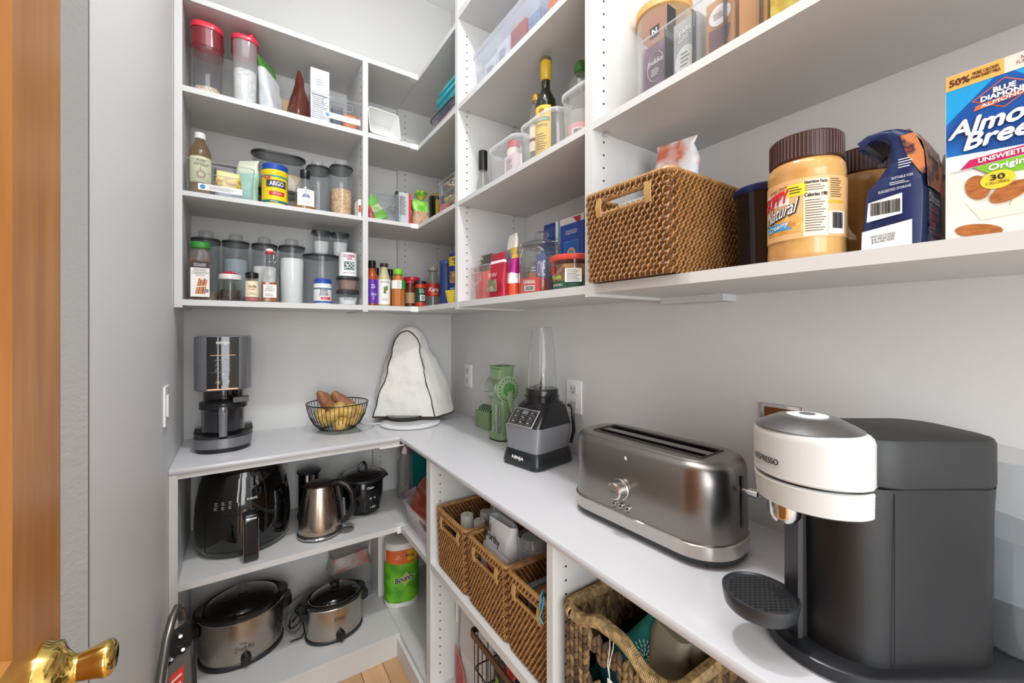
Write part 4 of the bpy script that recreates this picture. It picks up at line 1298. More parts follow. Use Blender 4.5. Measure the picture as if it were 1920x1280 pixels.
# ================================================================ unit nearest the camera, upper shelf with the tea bin
bam = wood('b98242', 'd9a866', 1, 3, .5)
t = lathe_thing('glass_canister', 'round glass canister with bamboo lid behind the tea bin', 'jar', (-.137, -1.497, ZB + .001), 0, [
    ('body', [(.058, .012), (.062, .016), (.062, .265)], clear('eef2f2', .9, .12)),
    ('base_ring', [(.062, 0), (.064, .002), (.064, .012), (.06, .014)], bam),
    ('lid', [(.063, .262), (.066, .264), (.066, .28), (.063, .283)], bam)])
for k in range(7):
    a = k * 2.4
    tag(B().lathe([(.012, 0), (.017, .001), (.0145, .024), (.012, .028), (.003, .029)], pm(('d8d4d0', '8a8078', 'c9c2b8')[k % 3], .3, .5), 18).build('coffee_pod', None, (-.137 + .034 * math.cos(a), -1.497 + .034 * math.sin(a), ZB + .014 + .031 * (k // 2)), 0), 'foil coffee pod inside the bamboo-lidded glass canister', 'coffee pod', 'pods in the glass canister')
def nb(b, y):
    b.poly([(-.012, .159), (.012, .159), (.012, .183), (-.012, .183)], y, pm('3c3c3c', .4)).text('N', WHITE2, 0, .171, .012, .013, y - .0004, bold=.0005)
t = carton('coffee_pod_box', 'copper coloured box with dark square N mark above the tea bin', 'coffee box', (-.22, -1.545, ZB + .001), -90, .063, .03, .212, pm('95705f', .35), art=nb)
B().box(.0317, .0321, -.015, .015, 0, .212, pm('16181a', .3)).build('side_panel', t)

t = clear_bin('tea_bin', 'long clear divided bin of tea packets on the upper right shelf', (-.268, -1.735, ZB + .001), -90, .355, .062, .112, clear('e9eef2', .9, .08), None, False, .004, 0, .995)
bb = B()
for k in range(5):
    x = -.1775 + .355 * (k + 1) / 6
    bb.box(x - .0012, x + .0012, -.030, .030, .002, .108, clear('707478', .6, .3, '6a6e72'))
bb.build('dividers', t)
def tea(x, w, h, c, lb, art=None, z=ZB + .004, dx=-.268):
    carton('tea_packet', lb, 'tea packet', (dx, x, z), -90, w, .04, h, c if not isinstance(c, str) else pm(c, .4), art=art)
MAU = spot('77606e', '8a7280', 30, .45)
tea(-1.586, .050, .098, MAU, 'mauve tea box with white floral ring at the far end of the tea bin', lambda b, y: (b.text('pukka', WHITE2, .002, .06, .034, .014, y, bold=.0003), b.tube([(.002 + .02 * math.cos(a / 16 * 6.283), y, .05 + .03 * math.sin(a / 16 * 6.283)) for a in range(16)], .0005, WHITE2, 4, True), b.lines(PAPER, .002, .04, .022, .016, 4, y)))
tea(-1.655, .05, .105, pm('a5a5a2', .3), 'silver grey earl grey tea sachet in the tea bin', lambda b, y: (b.text('EARL\nGREY', PAPER, 0, .078, .03, .022, y, rise=.2), b.disc(0, .025, .022, .03, y, pm('d9d8d2')), b.lines(pm('8a8278'), 0, .03, .02, .03, 4, y - .0004)))
tea(-1.722, .05, .1, pm('b98a5e', .35), 'tan and white tea sachet in the middle of the tea bin', lambda b, y: (b.disc(0, .07, .02, .018, y, pm('e9e4e2')), b.poly([(-.02, .01), (.015, .02), (.02, .045), (-.02, .05)], y, pm('7d6068')), b.lines(pm('8a7a72'), 0, .07, .022, .012, 3, y - .0004)))
tea(-1.778, .044, .1, pm('c98f52', .5), 'orange-brown tea packet right of the tan sachet')
tea(-1.83, .05, .1, spot('d0a92c', 'e6cf62', 40, .3), 'bright yellow tea packet in the tea bin')
tea(-1.885, .045, .1, pm('1f5f6c', .35), 'dark teal tea packet at the near end of the tea bin')

# ================================================================ unit nearest the camera, shelf with the basket
navy = pm('14285e', .15)
t = thing('drink_tub', 'dark smoky round tub with navy lid between basket and peanut butter', 'tub', (-.18, -1.745, ZC + .001), 0)
B().lathe([(.036, 0), (.040, .004), (.046, .13), (.048, .15)], pm('181216', .12), 32).build('body', t)
B().lathe([(.049, .143), (.051, .146), (.051, .152), (.047, .156)], navy, 32).build('lid', t)

def pb(loc, label, full):
    t = thing('peanut_butter_jar', label, 'jar', loc, -90, 'peanut butter jars')
    r = .0528
    pr = [(.9, 0), (.97, .004), (1, .012), (.985, .03), (1, .035), (1, .125), (.985, .13), (1, .137), (.98, .15), (.9, .158), (.86, .16)]
    B().lathe([(r * a, z) for a, z in pr], spot('c08e52', 'd0a062', 18, .18), 44).build('jar', t)
    b = B()
    b.lathe([(.0475, .158), (.0493, .159), (.0493, .197), (.047, .1995)], pm('3c1c16', .35), 60)
    for k in range(60):
        a = 2 * math.pi * k / 60
        b.tube([(.0494 * math.cos(a), .0494 * math.sin(a), .161), (.0494 * math.cos(a), .0494 * math.sin(a), .196)], .001, pm('46221a', .4), 4)
    b.build('lid', t)
    if not full:
        return t
    b = B()
    q = r + .0006
    b.band(q, .034, .126, 32, 88, pm('e0ad74', .45), 24)
    b.band(q + .0002, .044, .07, 0, 46, spot('d08a3a', 'e8b468', 25, .5), 12)
    b.text('better Start', INK, 0, .116, .032, .005, 0, q + .0006, a=-22, rise=.12)
    b.band(q + .0003, .089, .111, -28, 26, WHITE2, 8).text('SKIPPY', pm('d8202c'), 0, .1, .046, .019, 0, q + .0009, a=-28, slant=.15, bold=.0009, rise=.15)
    b.text('Natural', INK, 0, .079, .052, .022, 0, q + .0008, a=-18, slant=.25, bold=.0013, rise=.25).text('Natural', WHITE2, 0, .0795, .05, .02, 0, q + .0011, a=-18, slant=.25, bold=.0003, rise=.25)
    b.band(q + .0004, .05, .062, -22, 26, pm('3a9ad0')).text('Creamy', WHITE2, 0, .056, .036, .010, 0, q + .0009, a=-22, slant=.2, rise=.2, bold=.0003)
    b.band(q + .0004, .1, .118, 8, 14, pm('e6cf2e')).lines(INK, 0, .109, .018, .012, 3, 0, q + .0008, a=8)
    for k, (a, z) in enumerate(((2, .058), (8, .05), (6, .064))):
        b.band(q + .0005, z - .005, z + .005, a, 6, pm('d9a25a' if k else 'c0823c'), 5)
    b.band(q + .0003, .036, .122, 35, 17, pm('ecd2b8'), 8)
    b.text('Nutrition Facts', INK, 0, .118, .029, .005, 0, q + .0008, a=35, bold=.0002)
    b.text('Calories 190', INK, 0, .0985, .029, .0055, 0, q + .0008, a=35, bold=.0003)
    b.lines(pm('4a3a34'), 0, .109, .028, .010, 3, 0, q + .0007, a=35).lines(pm('4a3a34'), 0, .067, .028, .05, 13, 0, q + .0007, a=35)
    b.lines(pm('5a463c'), 0, .107, .02, .03, 9, 0, q + .0007, a=66)
    b.band(q + .0005, .084, .088, 66, 14, GOLD, 4)
    b.band(q + .0004, .038, .072, 68, 15, WHITE2, 6).lines(INK, 0, .058, .019, .024, 16, 0, q + .0009, a=68, th=-1)
    b.build('label', t)
    b = B()
    vs = [((q + .0002 + .012 * (k / 4) ** 2) * math.sin(R(110 + 12 * k / 4)), -(q + .0002 + .012 * (k / 4) ** 2) * math.cos(R(110 + 12 * k / 4)), z) for k in range(5) for z in (.034, .06 - .02 * k / 4)]
    b.add(vs, [(2 * k, 2 * k + 2, 2 * k + 3, 2 * k + 1) for k in range(4)], pm('e9c49a', .5)).build('label_corner', t)
    return t
pb((-.228, -1.8313, ZC + .001), 'peanut butter jar with brown lid and loose-cornered label', True)
pb((-.085, -1.865, ZC + .001), 'second peanut butter jar half hidden behind the labelled one', False)

# folded coffee bag: its side gusset faces the room, the top is rolled over towards the far end
t = thing('coffee_bag', 'navy and orange coffee bag with folded-over top', 'coffee bag', (-.197, -1.9405, ZC + .001), -90)
NAV = pm('182a5c', .28)
CP = [(-.031, 0, .030, .0), (-.034, .004, .032, .004), (-.034, .04, .034, .04), (-.031, .078, .034, .08), (-.028, .092, .033, .096), (-.016, .106, .0325, .114), (-.006, .122, .031, .131), (-.003, .138, .028, .146), (-.004, .152, .020, .163), (-.010, .160, .006, .172), (-.018, .163, -.006, .175), (-.028, .162, -.022, .174), (-.036, .155, -.034, .165)]
b = B()
for k in range(len(CP) - 1):
    rr_ = []
    for x0, z0, x1, z1 in (CP[k], CP[k + 1]):
        w = .045
        rr_.append([(x0, -w + .004, z0), (x0 + .004, -w, z0 + .1 * (z1 - z0)), ((x0 + x1) / 2, -w - .002, (z0 + z1) / 2), (x1 - .004, -w, z1 - .1 * (z1 - z0)), (x1, -w + .004, z1), (x1, w - .004, z1), (x1 - .004, w, z1), (x0 + .004, w, z0), (x0, w - .004, z0)])
    b.rings(rr_, NAV, (k == 0, k == len(CP) - 2))
b.bumpy(.003, 26, 77, .01)
b.build('bag', t, sharp=50)
b = B()
y = -.0495
b.poly([(-.026, .047), (.012, .052), (.012, .08), (-.024, .074)], y, WHITE2).lines(INK, -.006, .064, .032, .018, 20, y - .0004, th=-1)
b.poly([(-.032, .004), (.022, .008), (.022, .042), (-.031, .034)], y - .0002, WHITE2).text('MFD:05/15/2026\nB.B.:04/30/2028\nB.No:NK15E02', INK, -.008, .022, .026, .011, y - .0006, rise=.08)
b.text('SUGGESTED STORAGE', WHITE2, .004, .087, .034, .0035, y, rise=.05).text('SUITABLE FOR', WHITE2, .012, .102, .022, .0035, y).lines(WHITE2, .010, .095, .022, .005, 2, y).lines(WHITE2, .016, .12, .016, .014, 4, y)
b.build('side_print', t)
b = B()
b.T = Matrix.Rotation(R(90), 4, 'Z')
y = -.0352
b.text('Dolcezza', WHITE2, -.006, .072, .055, .012, y).text('CLASSIC', pm('c9607a'), -.008, .058, .046, .008, y).text('MEDIUM', pm('c03848'), -.008, .046, .046, .008, y).text('ooo', pm('c03848'), -.016, .036, .028, .006, y, bold=.001).lines(WHITE2, -.004, .031, .06, .002, 1, y).text('GROUND COFFEE', pm('c03848'), -.002, .025, .06, .005, y).text('ROASTED\nAND PACKAGED\nIN THE U.S.', WHITE2, -.01, .011, .042, .014, y)
b.build('front_print', t)
ART = spot('c4552f', '2c2440', 28, .35, 0, .45, .04, 'noise', 0, (1, 1, 1), 'd88a5a')
b = B()
def onfront(z, off):
    for (x0, z0, x1, z1), (x2, z2, x3, z3) in zip(CP, CP[1:]):
        if z1 <= z <= z3:
            return x1 + (x3 - x1) * (z - z1) / (z3 - z1 + 1e-9) + off
    return CP[-5][2] + off
b.rings([[(onfront(z, .0022), yy, z + dz) for yy, dz in ((-.044, 0), (-.02, .001), (.02, .001), (.044, 0))] for z in (.084, .096, .112, .13, .145, .160)], ART, (0, 0), False)
b.add([(onfront(z, .0018) - .012 * u, -.0478, z) for z, u in ((.10, 0), (.10, .3), (.13, 1.4), (.158, 1.2), (.158, 0), (.13, 0))], [(0, 1, 2, 3, 4, 5)], ART)
b.build('art_panel', t)
b = B()
b.T = Matrix.Rotation(R(90), 4, 'Z')
b.text('LAVAZZA', PAPER, 0, .134, .05, .012, -.0345, bold=.0005)
b.build('brand_lettering', t)
B().box(-.002, .012, -.012, .012, .170, .177, CHROME).build('clip', t)

# almond milk carton
W_, H_, D_ = .0955, .2085, .062
t = thing('milk_carton', 'blue and white almond milk carton standing at the right edge', 'carton', (-.2285, -1.9955 - W_ / 2, ZC + .001), -90)
B().rbox(W_, D_, 0, H_, .0015, pm('f1efec', .3), .0008).build('box', t)
b = B()
y = -D_ / 2 - .0006
hx = W_ / 2 - .001
U = lambda x: x - W_ / 2
b.poly([(-hx, .098), (-hx + .03, .084), (0, .08), (hx, .096), (hx, H_ - .014), (-hx, H_ - .014)], y, pm('189ad6', .3))
b.poly([(-hx, .148), (0, .197), (hx, .148), (hx, .08), (-.01, .088), (-hx + .0, .105)], y - .0002, spot('0b4f9c', '1c78c4', 9, .3))
b.poly([(-hx, .088), (hx, .088), (hx, .1), (-hx, .108)], y - .0003, spot('dcebf4', '9ac4e4', 12, .3))
b.poly([(-hx, H_ - .019), (U(.048), H_ - .019), (U(.048), H_ - .001), (-hx, H_ - .001)], y - .0003, pm('e9b35c', .35))
b.text('50%', pm('5a2a1a'), U(.0125), H_ - .0105, .017, .008, y - .0007, bold=.0004).text('MORE CALCIUM\nTHAN DAIRY MILK', pm('5a2a1a'), U(.0335), H_ - .0095, .0235, .0085, y - .0007, bold=.0001)
b.poly([(U(.048), H_ - .019), (hx, H_ - .019), (hx, H_ - .001), (U(.048), H_ - .001)], y - .0003, pm('efd9cc', .35)).text('NO ARTIFICIAL\nFLAVORS, COLORS', pm('5a4a4a'), U(.073), H_ - .0095, .032, .0095, y - .0007)
ex = 1.0
def dia(s, m, yy):
    b.poly([(U(.048) - .024 * s, .168), (U(.048), .168 + .0165 * s), (U(.048) + .024 * s, .168), (U(.048), .168 - .0165 * s)], yy, m)
dia(1.06, pm('d8602c'), y - .0005)
dia(.98, pm('103c80'), y - .0007)
b.text('BLUE\nDIAMOND', WHITE2, U(.048), .1705, .036, .0125, y - .001, bold=.0004)
b.poly([(U(.024), .1555), (U(.07), .1615), (U(.072), .1665), (U(.026), .161)], y - .001, pm('e06a38')).text('ALMONDS', WHITE2, U(.048), .161, .036, .0042, y - .0013, rise=.12, bold=.0002)
for dd, m, bo in ((0, pm('14509c'), .0015), (-.0008, WHITE2, .0009)):
    b.text('Almond', m, U(.048), .1405, .084, .019, y - .0012 + dd, slant=.25, bold=bo, rise=.06)
    b.text('Breeze', m, U(.056), .1225, .074, .0185, y - .0012 + dd, slant=.25, bold=bo, rise=.06)
b.text('almondmilk', pm('24508c'), U(.05), .1075, .036, .006, y - .0012)
b.poly([(U(.012), .0915), (hx, .0985), (hx, .108), (U(.02), .0975)][:0] or [(U(.013), .0885), (hx, .0935), (hx, .1035), (U(.021), .0985)], y - .001, pm('c4245c', .35)).text('UNSWEETENED', WHITE2, U(.053), .0960, .05, .0052, y - .0014, bold=.0003, rise=.04)
b.poly([(U(.024), .0885), (hx, .0925), (hx, .074), (U(.04), .074)], y - .0009, pm('7cba38', .35)).text('Original', WHITE2, U(.053), .0835, .034, .0085, y - .0013, bold=.0004, rise=.04)
cream = pm('e4dfd4', .35)
b.poly([(-hx, .09), (-hx + .01, .082), (-hx + .016, .07), (-hx + .03, .072), (0, .078), (hx, .076), (hx, .001), (-hx, .001)], y - .0006, cream)
b.poly([(U(.016), .05), (U(.024), .038), (U(.04), .032), (U(.052), .036), (U(.056), .052), (U(.062), .04), (U(.08), .03), (hx, .034), (hx, .028), (U(.03), .024)], y - .0011, pm('e4dcc8', .4))
alm = spot('8f4a1e', 'b87438', 90, .5, 0, .5, .2, 'noise', 0, (1, 1, 3))
b.disc(U(.0275), .0635, .0098, .0150, y - .0016, alm, 22, 15).disc(U(.052), .052, .0165, .0095, y - .0017, alm, 22, 28).disc(U(.028), .012, .0195, .0078, y - .0016, alm, 22, -12)
b.disc(U(.043), .0685, .0135, .0105, y - .002, pm('e6c93a', .4), 24).text('30', INK, U(.043), .0715, .011, .0062, y - .0024, bold=.0003).text('CALORIES', INK, U(.043), .0652, .018, .003, y - .0024)
b.text('DAIRY-FREE', pm('7a86a0'), U(.0185), .0035, .026, .0032, y - .002)
b.build('printing', t)
t = lathe_thing('white_canister', 'pale round canister partly hidden behind the almond milk carton', 'canister', (-.105, -2.0, ZC + .001), 0, [('body', [(.036, 0), (.037, .13), (.033, .155), (.02, .165)], pm('c9cdd0', .3)), ('band', [(.0375, .115), (.0375, .122)], pm('3f86a0'))])
# ================================================================ on the worktop
SILV = pm('8d8e93', .28, .75)
# frozen dessert maker
t = thing('frozen_dessert_maker', 'tall black and silver countertop dessert maker with clear tub on the left', 'kitchen appliance', (-1.045, -.21, CT + .0005), 0)
b = B()
b.loft([(.0, .165, .20, .07), (.016, .17, .205, .075)], pm('1b1d1f', .4), 8)
b.loft([(.017, .178, .215, .078), (.052, .184, .222, .08)], SILV, 8)
b.loft([(.053, .18, .218, .078), (.058, .17, .208, .075)], pm('26282a', .35), 8)
b.build('base', t)
B().box(-.05, .05, .035, .09, .056, .25, GLOSSB).lathe([(.064, .185), (.066, .25)], GLOSSB, 32).build('column', t)
b = B()
b.loft([(.225, .17, .20, .05), (.228, .175, .205, .052), (.418, .175, .205, .052), (.421, .17, .20, .05)], SILV, 8)
b.build('motor_head', t)
b = B()
y = -.1032
b.rings([[(x, y - .0035 * (1 - (x / .05) ** 2), z) for x in (-.048, -.03, -.01, .01, .03, .048)] for z in (.232, .419)], pm('070809', .06, 0, .5), (0, 0), False)
b.build('control_panel', t)
b = B()
y = -.1075
b.text('NINJA', PAPER, 0, .397, .040, .011, y, bold=.0004)
b.box(-.037, .037, y - .0002, y, .352, .3545, pm('cfa070', .3))
for i, z in enumerate((.340, .322, .303)):
    for x in (-.016, .016):
        b.disc(x, z + .003, .0024, .0024, y, pm('b9c4c8'), 8).lines(pm('9aa6aa'), x, z - .004, .018, .004, 2, y)
b.lines(pm('8a9498'), 0, .292, .07, .002, 1, y, th=.5).disc(0, .285, .003, .002, y, PAPER, 8).lines(PAPER, 0, .279, .014, .002, 1, y)
b.tube([(-.014 + .0075 * math.cos(a / 14 * 6.283), y - .0005, .256 + .0075 * math.sin(a / 14 * 6.283)) for a in range(14)], .0006, pm('c98a5a', .4), 4, True).disc(-.014, .256, .003, .003, y, PAPER, 10)
b.text('n', PAPER, .016, .258, .006, .006, y).lines(PAPER, .016, .251, .014, .002, 1, y)
b.box(-.046, .044, y + .001, y + .004, .2285, .2335, pm('c99878', .3, .5))
b.build('panel_print', t)
b = B()
b.lathe([(.064, .062), (.068, .07), (.070, .15), (.071, .158)], clear('b5b4c0', 1, .1, '6a6a72'), 32, caps=(0, 0), cy=-.02)
b.build('outer_bowl', t)
B().lathe([(.055, .066), (.06, .07), (.061, .15)], pm('2e2d33', .15), 32, cy=-.02).build('inner_tub', t)
B().lathe([(.073, .152), (.076, .155), (.076, .176), (.072, .180), (.05, .188), (.02, .192)], pm('1c1c1e', .18), 32, cy=-.02).box(.03, .078, -.09, -.05, .178, .196, pm('1c1c1e', .25)).build('bowl_lid', t)
b = B()
b.loft([(.061, .026, .02, .006), (.135, .026, .02, .006), (.15, .03, .024, .008)], pm('75757f', .18, .3), 5, cx=0, cy=-.105)
b.lathe([(.013, .146), (.015, .15), (.012, .166), (.006, .17)], pm('9a9a9c', .15, .8), 14, cy=-.102)
b.build('bowl_handle', t)
b = B()
b.loft([(.053, .19, .05, .01), (.075, .182, .045, .01)], clear('5a5a50', .9, .4, '3a3a34'), 5, cy=.04)
b.build('drip_guard', t)

# wire bowl with potatoes
t = thing('wire_fruit_bowl', 'round black wire bowl holding potatoes on the back worktop', 'bowl', (-.628, -.155, CT + .001), 0)
bowl = [(.055, .002), (.075, .008), (.098, .03), (.115, .062), (.125, .1), (.128, .118)]
b = B()
for k in range(44):
    a = 2 * math.pi * k / 44
    b.tube([(r * math.cos(a), r * math.sin(a), z) for r, z in bowl], .0013, BLACK, 5)
b.build('wires', t)
for nm, r, z, q in (('rim', .1285, .119, .0026), ('base_ring', .055, .003, .002)):
    B().tube([(r * math.cos(a / 40 * 6.2832), r * math.sin(a / 40 * 6.2832), z) for a in range(40)], q, BLACK, 6, True).build(nm, t)
tag(B().lathe([(.128, 0), (.13, .001), (.1295, .0035), (.125, .004)], clear('f2f6f6', .8), 40).build('glass_plate', None, (-.60, -.15, CT + .0002), 0), 'thin round clear glass plate under the wire bowl', 'plate')
def tuber(name, lb, x, y, z, a, bb_, c, rx, rz, mat, seed, group):
    b = B()
    n = 12
    b.rings([[(a * -math.cos(math.pi * i / n), bb_ * math.sin(math.pi * (i + .02) / (n + .04)) ** .8 * math.cos(u), c * math.sin(math.pi * (i + .02) / (n + .04)) ** .8 * math.sin(u)) for u in [q * math.pi / 8 for q in range(16)]] for i in range(n + 1)], mat)
    b.bumpy(.007, 28, seed)
    o = b.build(name, None)
    o.location = (-.628 + x, -.155 + y, CT + z)
    o.rotation_euler = (0, R(rx), R(rz))
    return tag(o, lb, name.replace('_', ' '), group)
pot = spot('b98f45', 'dcb868', 50, .5, 0, .45, .2)
for k, (x, y, z, a, q) in enumerate(((-.03, -.062, .078, .035, .03), (.004, -.03, .10, .033, .028), (.03, -.058, .082, .036, .032), (0, -.07, .04, .034, .029), (-.058, -.035, .05, .036, .028), (.05, -.02, .088, .033, .028), (.055, -.04, .045, .035, .03), (.08, 0, .075, .034, .026), (-.045, 0, .065, .034, .028), (-.07, -.005, .075, .03, .026))):
    tuber('potato', 'yellow potato piled in the black wire bowl', x, y, z, a, q, q * .95, (k * 37) % 50 - 25, (k * 71) % 180, pot, k + 2, 'yellow potatoes in the wire bowl')
spm = spot('75452c', '9c6a46', 40, .5, 0, .45, .2)
tuber('sweet_potato', 'brown sweet potato leaning up at the left of the wire bowl', -.048, -.01, .125, .062, .03, .028, 60, -10, spm, 31, None)
tuber('sweet_potato', 'brown sweet potato pointing up at the right of the wire bowl', .03, .0, .118, .07, .026, .026, 38, -8, spm, 35, None)

# covered stand mixer
t = thing('covered_stand_mixer', 'stand mixer under a white quilted cover with dark piping', 'kitchen appliance', (-.285, -.125, CT + .0005), -35)
MW = pm('dededf', .12)
B().lathe([(.13, 0), (.138, .003), (.139, .008), (.132, .012), (.1, .013)], MW, 48, cx=.035, cy=-.11).box(-.05, .08, -.04, .04, .01, .12, MW).build('mixer_base', t)
B().lathe([(.04, .0135), (.07, .016), (.09, .024), (.098, .036)], pm('4c4c4c', .15, .9), 32, cx=.0, cy=-.055).build('mixing_bowl', t)
QU = spot('dcd9d2', 'e0ddd7', 26, .9, 0, .5, .3, 'noise', 1.6)
b = B()
RW = 80
def arch(y, w, h, zb, pw=.95):
    out = []
    for i in range(RW + 1):
        u = i / RW * 2 - 1
        au = abs(u)
        if au > .42:
            q = (1 - au) / .58
            x = w / 2 - (w / 2 - w * .215) * q ** pw
            z = zb + (h * .78) * q
        else:
            th = (1 - au / .42) * math.pi / 2
            x = w * .215 * math.cos(th)
            z = zb + h * .78 + h * .22 * math.sin(th)
        out.append(((1 if u > 0 else -1) * x if u else 0, y, z))
    return out
secs = []
P0 = [(-.10, .415, .30, .028, 0), (-.09, .43, .308, .028, .003), (-.06, .435, .33, .03, .015), (-.025, .43, .36, .033, .028), (.0, .415, .372, .037, .034), (.02, .375, .372, .04, .034), (.04, .32, .36, .044, .028), (.055, .275, .34, .048, .02), (.07, .245, .31, .052, .008), (.08, .21, .28, .056, 0)]
PR = [P0[0]]
for a_, c_ in zip(P0, P0[1:]):
    for k in (.333, .667, 1):
        PR.append(tuple(u + (v - u) * k for u, v in zip(a_, c_)))
for yy, hh, ww, zb, ox in PR:
    secs.append([(x + ox * min(1, .35 + .65 * (1 - (z - zb) / .4)), y + (z - .03) * .14 * max(0, (.05 - yy) / .15), z) for x, y, z in arch(yy, ww, hh - (zb - .028), zb, .95 if yy < -.07 else 1.9)])
b.rings(secs, QU, (0, 0), False)
for sct in (secs[0], secs[-1]):
    m = len(sct)
    rows = []
    for i in range(RW // 2 + 1):
        a_, c_ = sct[i], sct[m - 1 - i]
        rows.append([tuple(Vector(a_).lerp(Vector(c_), k / 30)) for k in range(31)])
    b.rings(rows, QU, (0, 0), False)
def quilt(bd, amp):
    """soft padded waves"""
    for i, v in enumerate(bd.v):
        v = Vector(v)
        f = min(1, max(0, (v.z - .04) * 25))
        bd.v[i] = tuple(v + f * (amp * noise.noise_vector(v * 13 + Vector((5, 3, 1))) + amp * .5 * noise.noise_vector(v * 28)))
quilt(b, .009)
b.build('quilted_cover', t, sharp=80)
PIP = pm('33261f', .8)
bb = B()
bb.tube([(x, y - .0015, z) for x, y, z in secs[0]], .0028, PIP, 6)
quilt(bb, .009)
n9 = len(secs)
hem = [secs[i][0] for i in range(n9)] + [tuple(Vector(secs[-1][0]).lerp(Vector(secs[-1][-1]), k / 6)) for k in range(1, 7)] + [secs[i][-1] for i in range(n9 - 2, -1, -1)] + [tuple(Vector(secs[0][-1]).lerp(Vector(secs[0][0]), k / 6)) for k in range(1, 6)]
bb.tube(hem, .004, PIP, 6, True)
bb.tube([secs[0][RW - 20], secs[0][RW - 17]], .0042, pm('8a8a88', .4, .6), 6)
bb.build('piping', t)
b = B()
b.tube([(-.22, -.1, .003), (-.18, -.14, .004), (-.12, -.15, .006), (-.08, -.12, .008)], .003, MW, 6)
b.build('power_cord', t)

# green drum grater and blade holder
GR = pm('839c74', .3)
GR2 = pm('92aa82', .3)
t = thing('rotary_grater', 'green rotary drum grater with clear drum and crank', 'grater', (-.1, -.70, CT + .0005), 2)
b = B()
b.loft([(0, .09, .10, .035), (.006, .092, .102, .036)], pm('20301e', .5), 8)
b.loft([(.006, .088, .098, .034), (.014, .08, .09, .032), (.06, .072, .082, .03), (.165, .076, .086, .032), (.18, .07, .08, .03)], GR, 8)
b.build('body', t)
b = B()
b.loft([(.215, .07, .07, .024), (.24, .075, .075, .02), (.29, .078, .078, .016), (.296, .086, .084, .014), (.298, .086, .084, .014)], GR, 6, (0, 0))
b.loft([(.297, .08, .078, .014), (.225, .066, .066, .02)], pm('4d8244', .4), 6, (0, 0))
b.build('hopper', t)
b = B()
b.T = Matrix.Translation((0, 0, .205)) @ Matrix.Rotation(R(90), 4, 'X')
b.lathe([(.04, -.06), (.052, -.055), (.056, .0), (.056, .03), (.05, .034)], clear('d2e4d0', 1, .18, 'b9c9b5'), 32)
b.build('drum', t)
b = B()
b.T = Matrix.Translation((0, 0, .205)) @ Matrix.Rotation(R(90), 4, 'X')
b.lathe([(.05, .035), (.054, .036), (.054, .046), (.03, .05)], GR2, 32)
b.lathe([(.024, .05), (.027, .052), (.027, .056), (.02, .058)], pm('4c8a42', .3), 24)
for k in range(20):
    a = 2 * math.pi * k / 20
    b.lathe([(.0032, .0465), (.0032, .049)], pm('3c6f36'), 8, cx=.043 * math.cos(a), cy=.043 * math.sin(a))
b.build('drum_knob', t)
b = B()
b.tube([(-.0, -.048, .2), (.006, -.05, .16), (.014, -.052, .12), (.016, -.054, .1)], [.017, .013, .01, .009], GR2, 10)
b.build('crank_arm', t)
b = B()
b.T = Matrix.Translation((-.022, -.004, 0)) @ Matrix.Rotation(R(-35), 4, 'Z')
b.tube([(0, -.036, .04), (0, -.037, .15)], .012, GR2, 10)
b.tube([(-.003, -.052, .045), (0, -.052, .15)], .005, pm('b9bcbc', .25, .8), 8)
b.tube([(-.012, -.053, .085), (-.012, -.053, .05), (.008, -.053, .04), (.004, -.053, .06)], .003, CHROME, 6)
b.build('suction_lever', t)
t = thing('blade_holder', 'green box holding spare curved grater blades', 'holder', (-.045, -.495, CT + .0005), -88)
B().rbox(.115, .075, 0, .075, .005, pm('7c9668', .35), .002).build('box', t)
for k in range(6):
    b = B()
    x = -.046 + .018 * k
    arc = [(.031 * math.cos(u), .066 + .034 * math.sin(u)) for u in [q * math.pi / 10 for q in range(11)]]
    b.rings([[(x + dx + .004 * (z - .066) / .03, y, z) for y, z in arc] for dx in (0, .008)], pm('8aa37c', .35), (0, 0), False)
    b.add([(x + .008 + .004 * (z - .066) / .03, y, z) for y, z in arc], [tuple(range(11))], pm('3d5a36', .5))
    b.build('blade', t)

# cup blender
t = thing('cup_blender', 'black and silver cup blender with clear tall cup on top', 'blender', (-.152, -1.012, CT + .0005), -80)
G4 = pm('8b8c90', .35, .3)
b = B()
b.loft([(.006, .168, .19, .03), (.012, .172, .195, .03), (.045, .158, .182, .028), (.052, .15, .175, .026)], pm('1d2023', .3), 4)
b.build('base', t)
B().loft([(.05, .146, .17, .022), (.06, .146, .17, .022), (.128, .166, .176, .024), (.132, .166, .176, .024)], G4, 4).build('body', t)
b = B()
b.loft([(.132, .167, .177, .024), (.16, .156, .142, .024, 0, .008), (.19, .138, .12, .03, 0, .022), (.204, .115, .11, .04, 0, .022)], pm('17181b', .18), 5)
b.build('upper_housing', t)
for x in (-.06, .06):
    for y_ in (-.075, .08):
        B().lathe([(.014, 0), (.018, .002), (.016, .008)], pm('202224', .5), 16, cx=x, cy=y_).build('foot', t)
b = B()
b.tube([(.06, .085, .19), (.075, .092, .18), (.08, .094, .1), (.07, .09, .06)], .006, BLACK, 6)
b.build('cord_clip', t)
b = B()
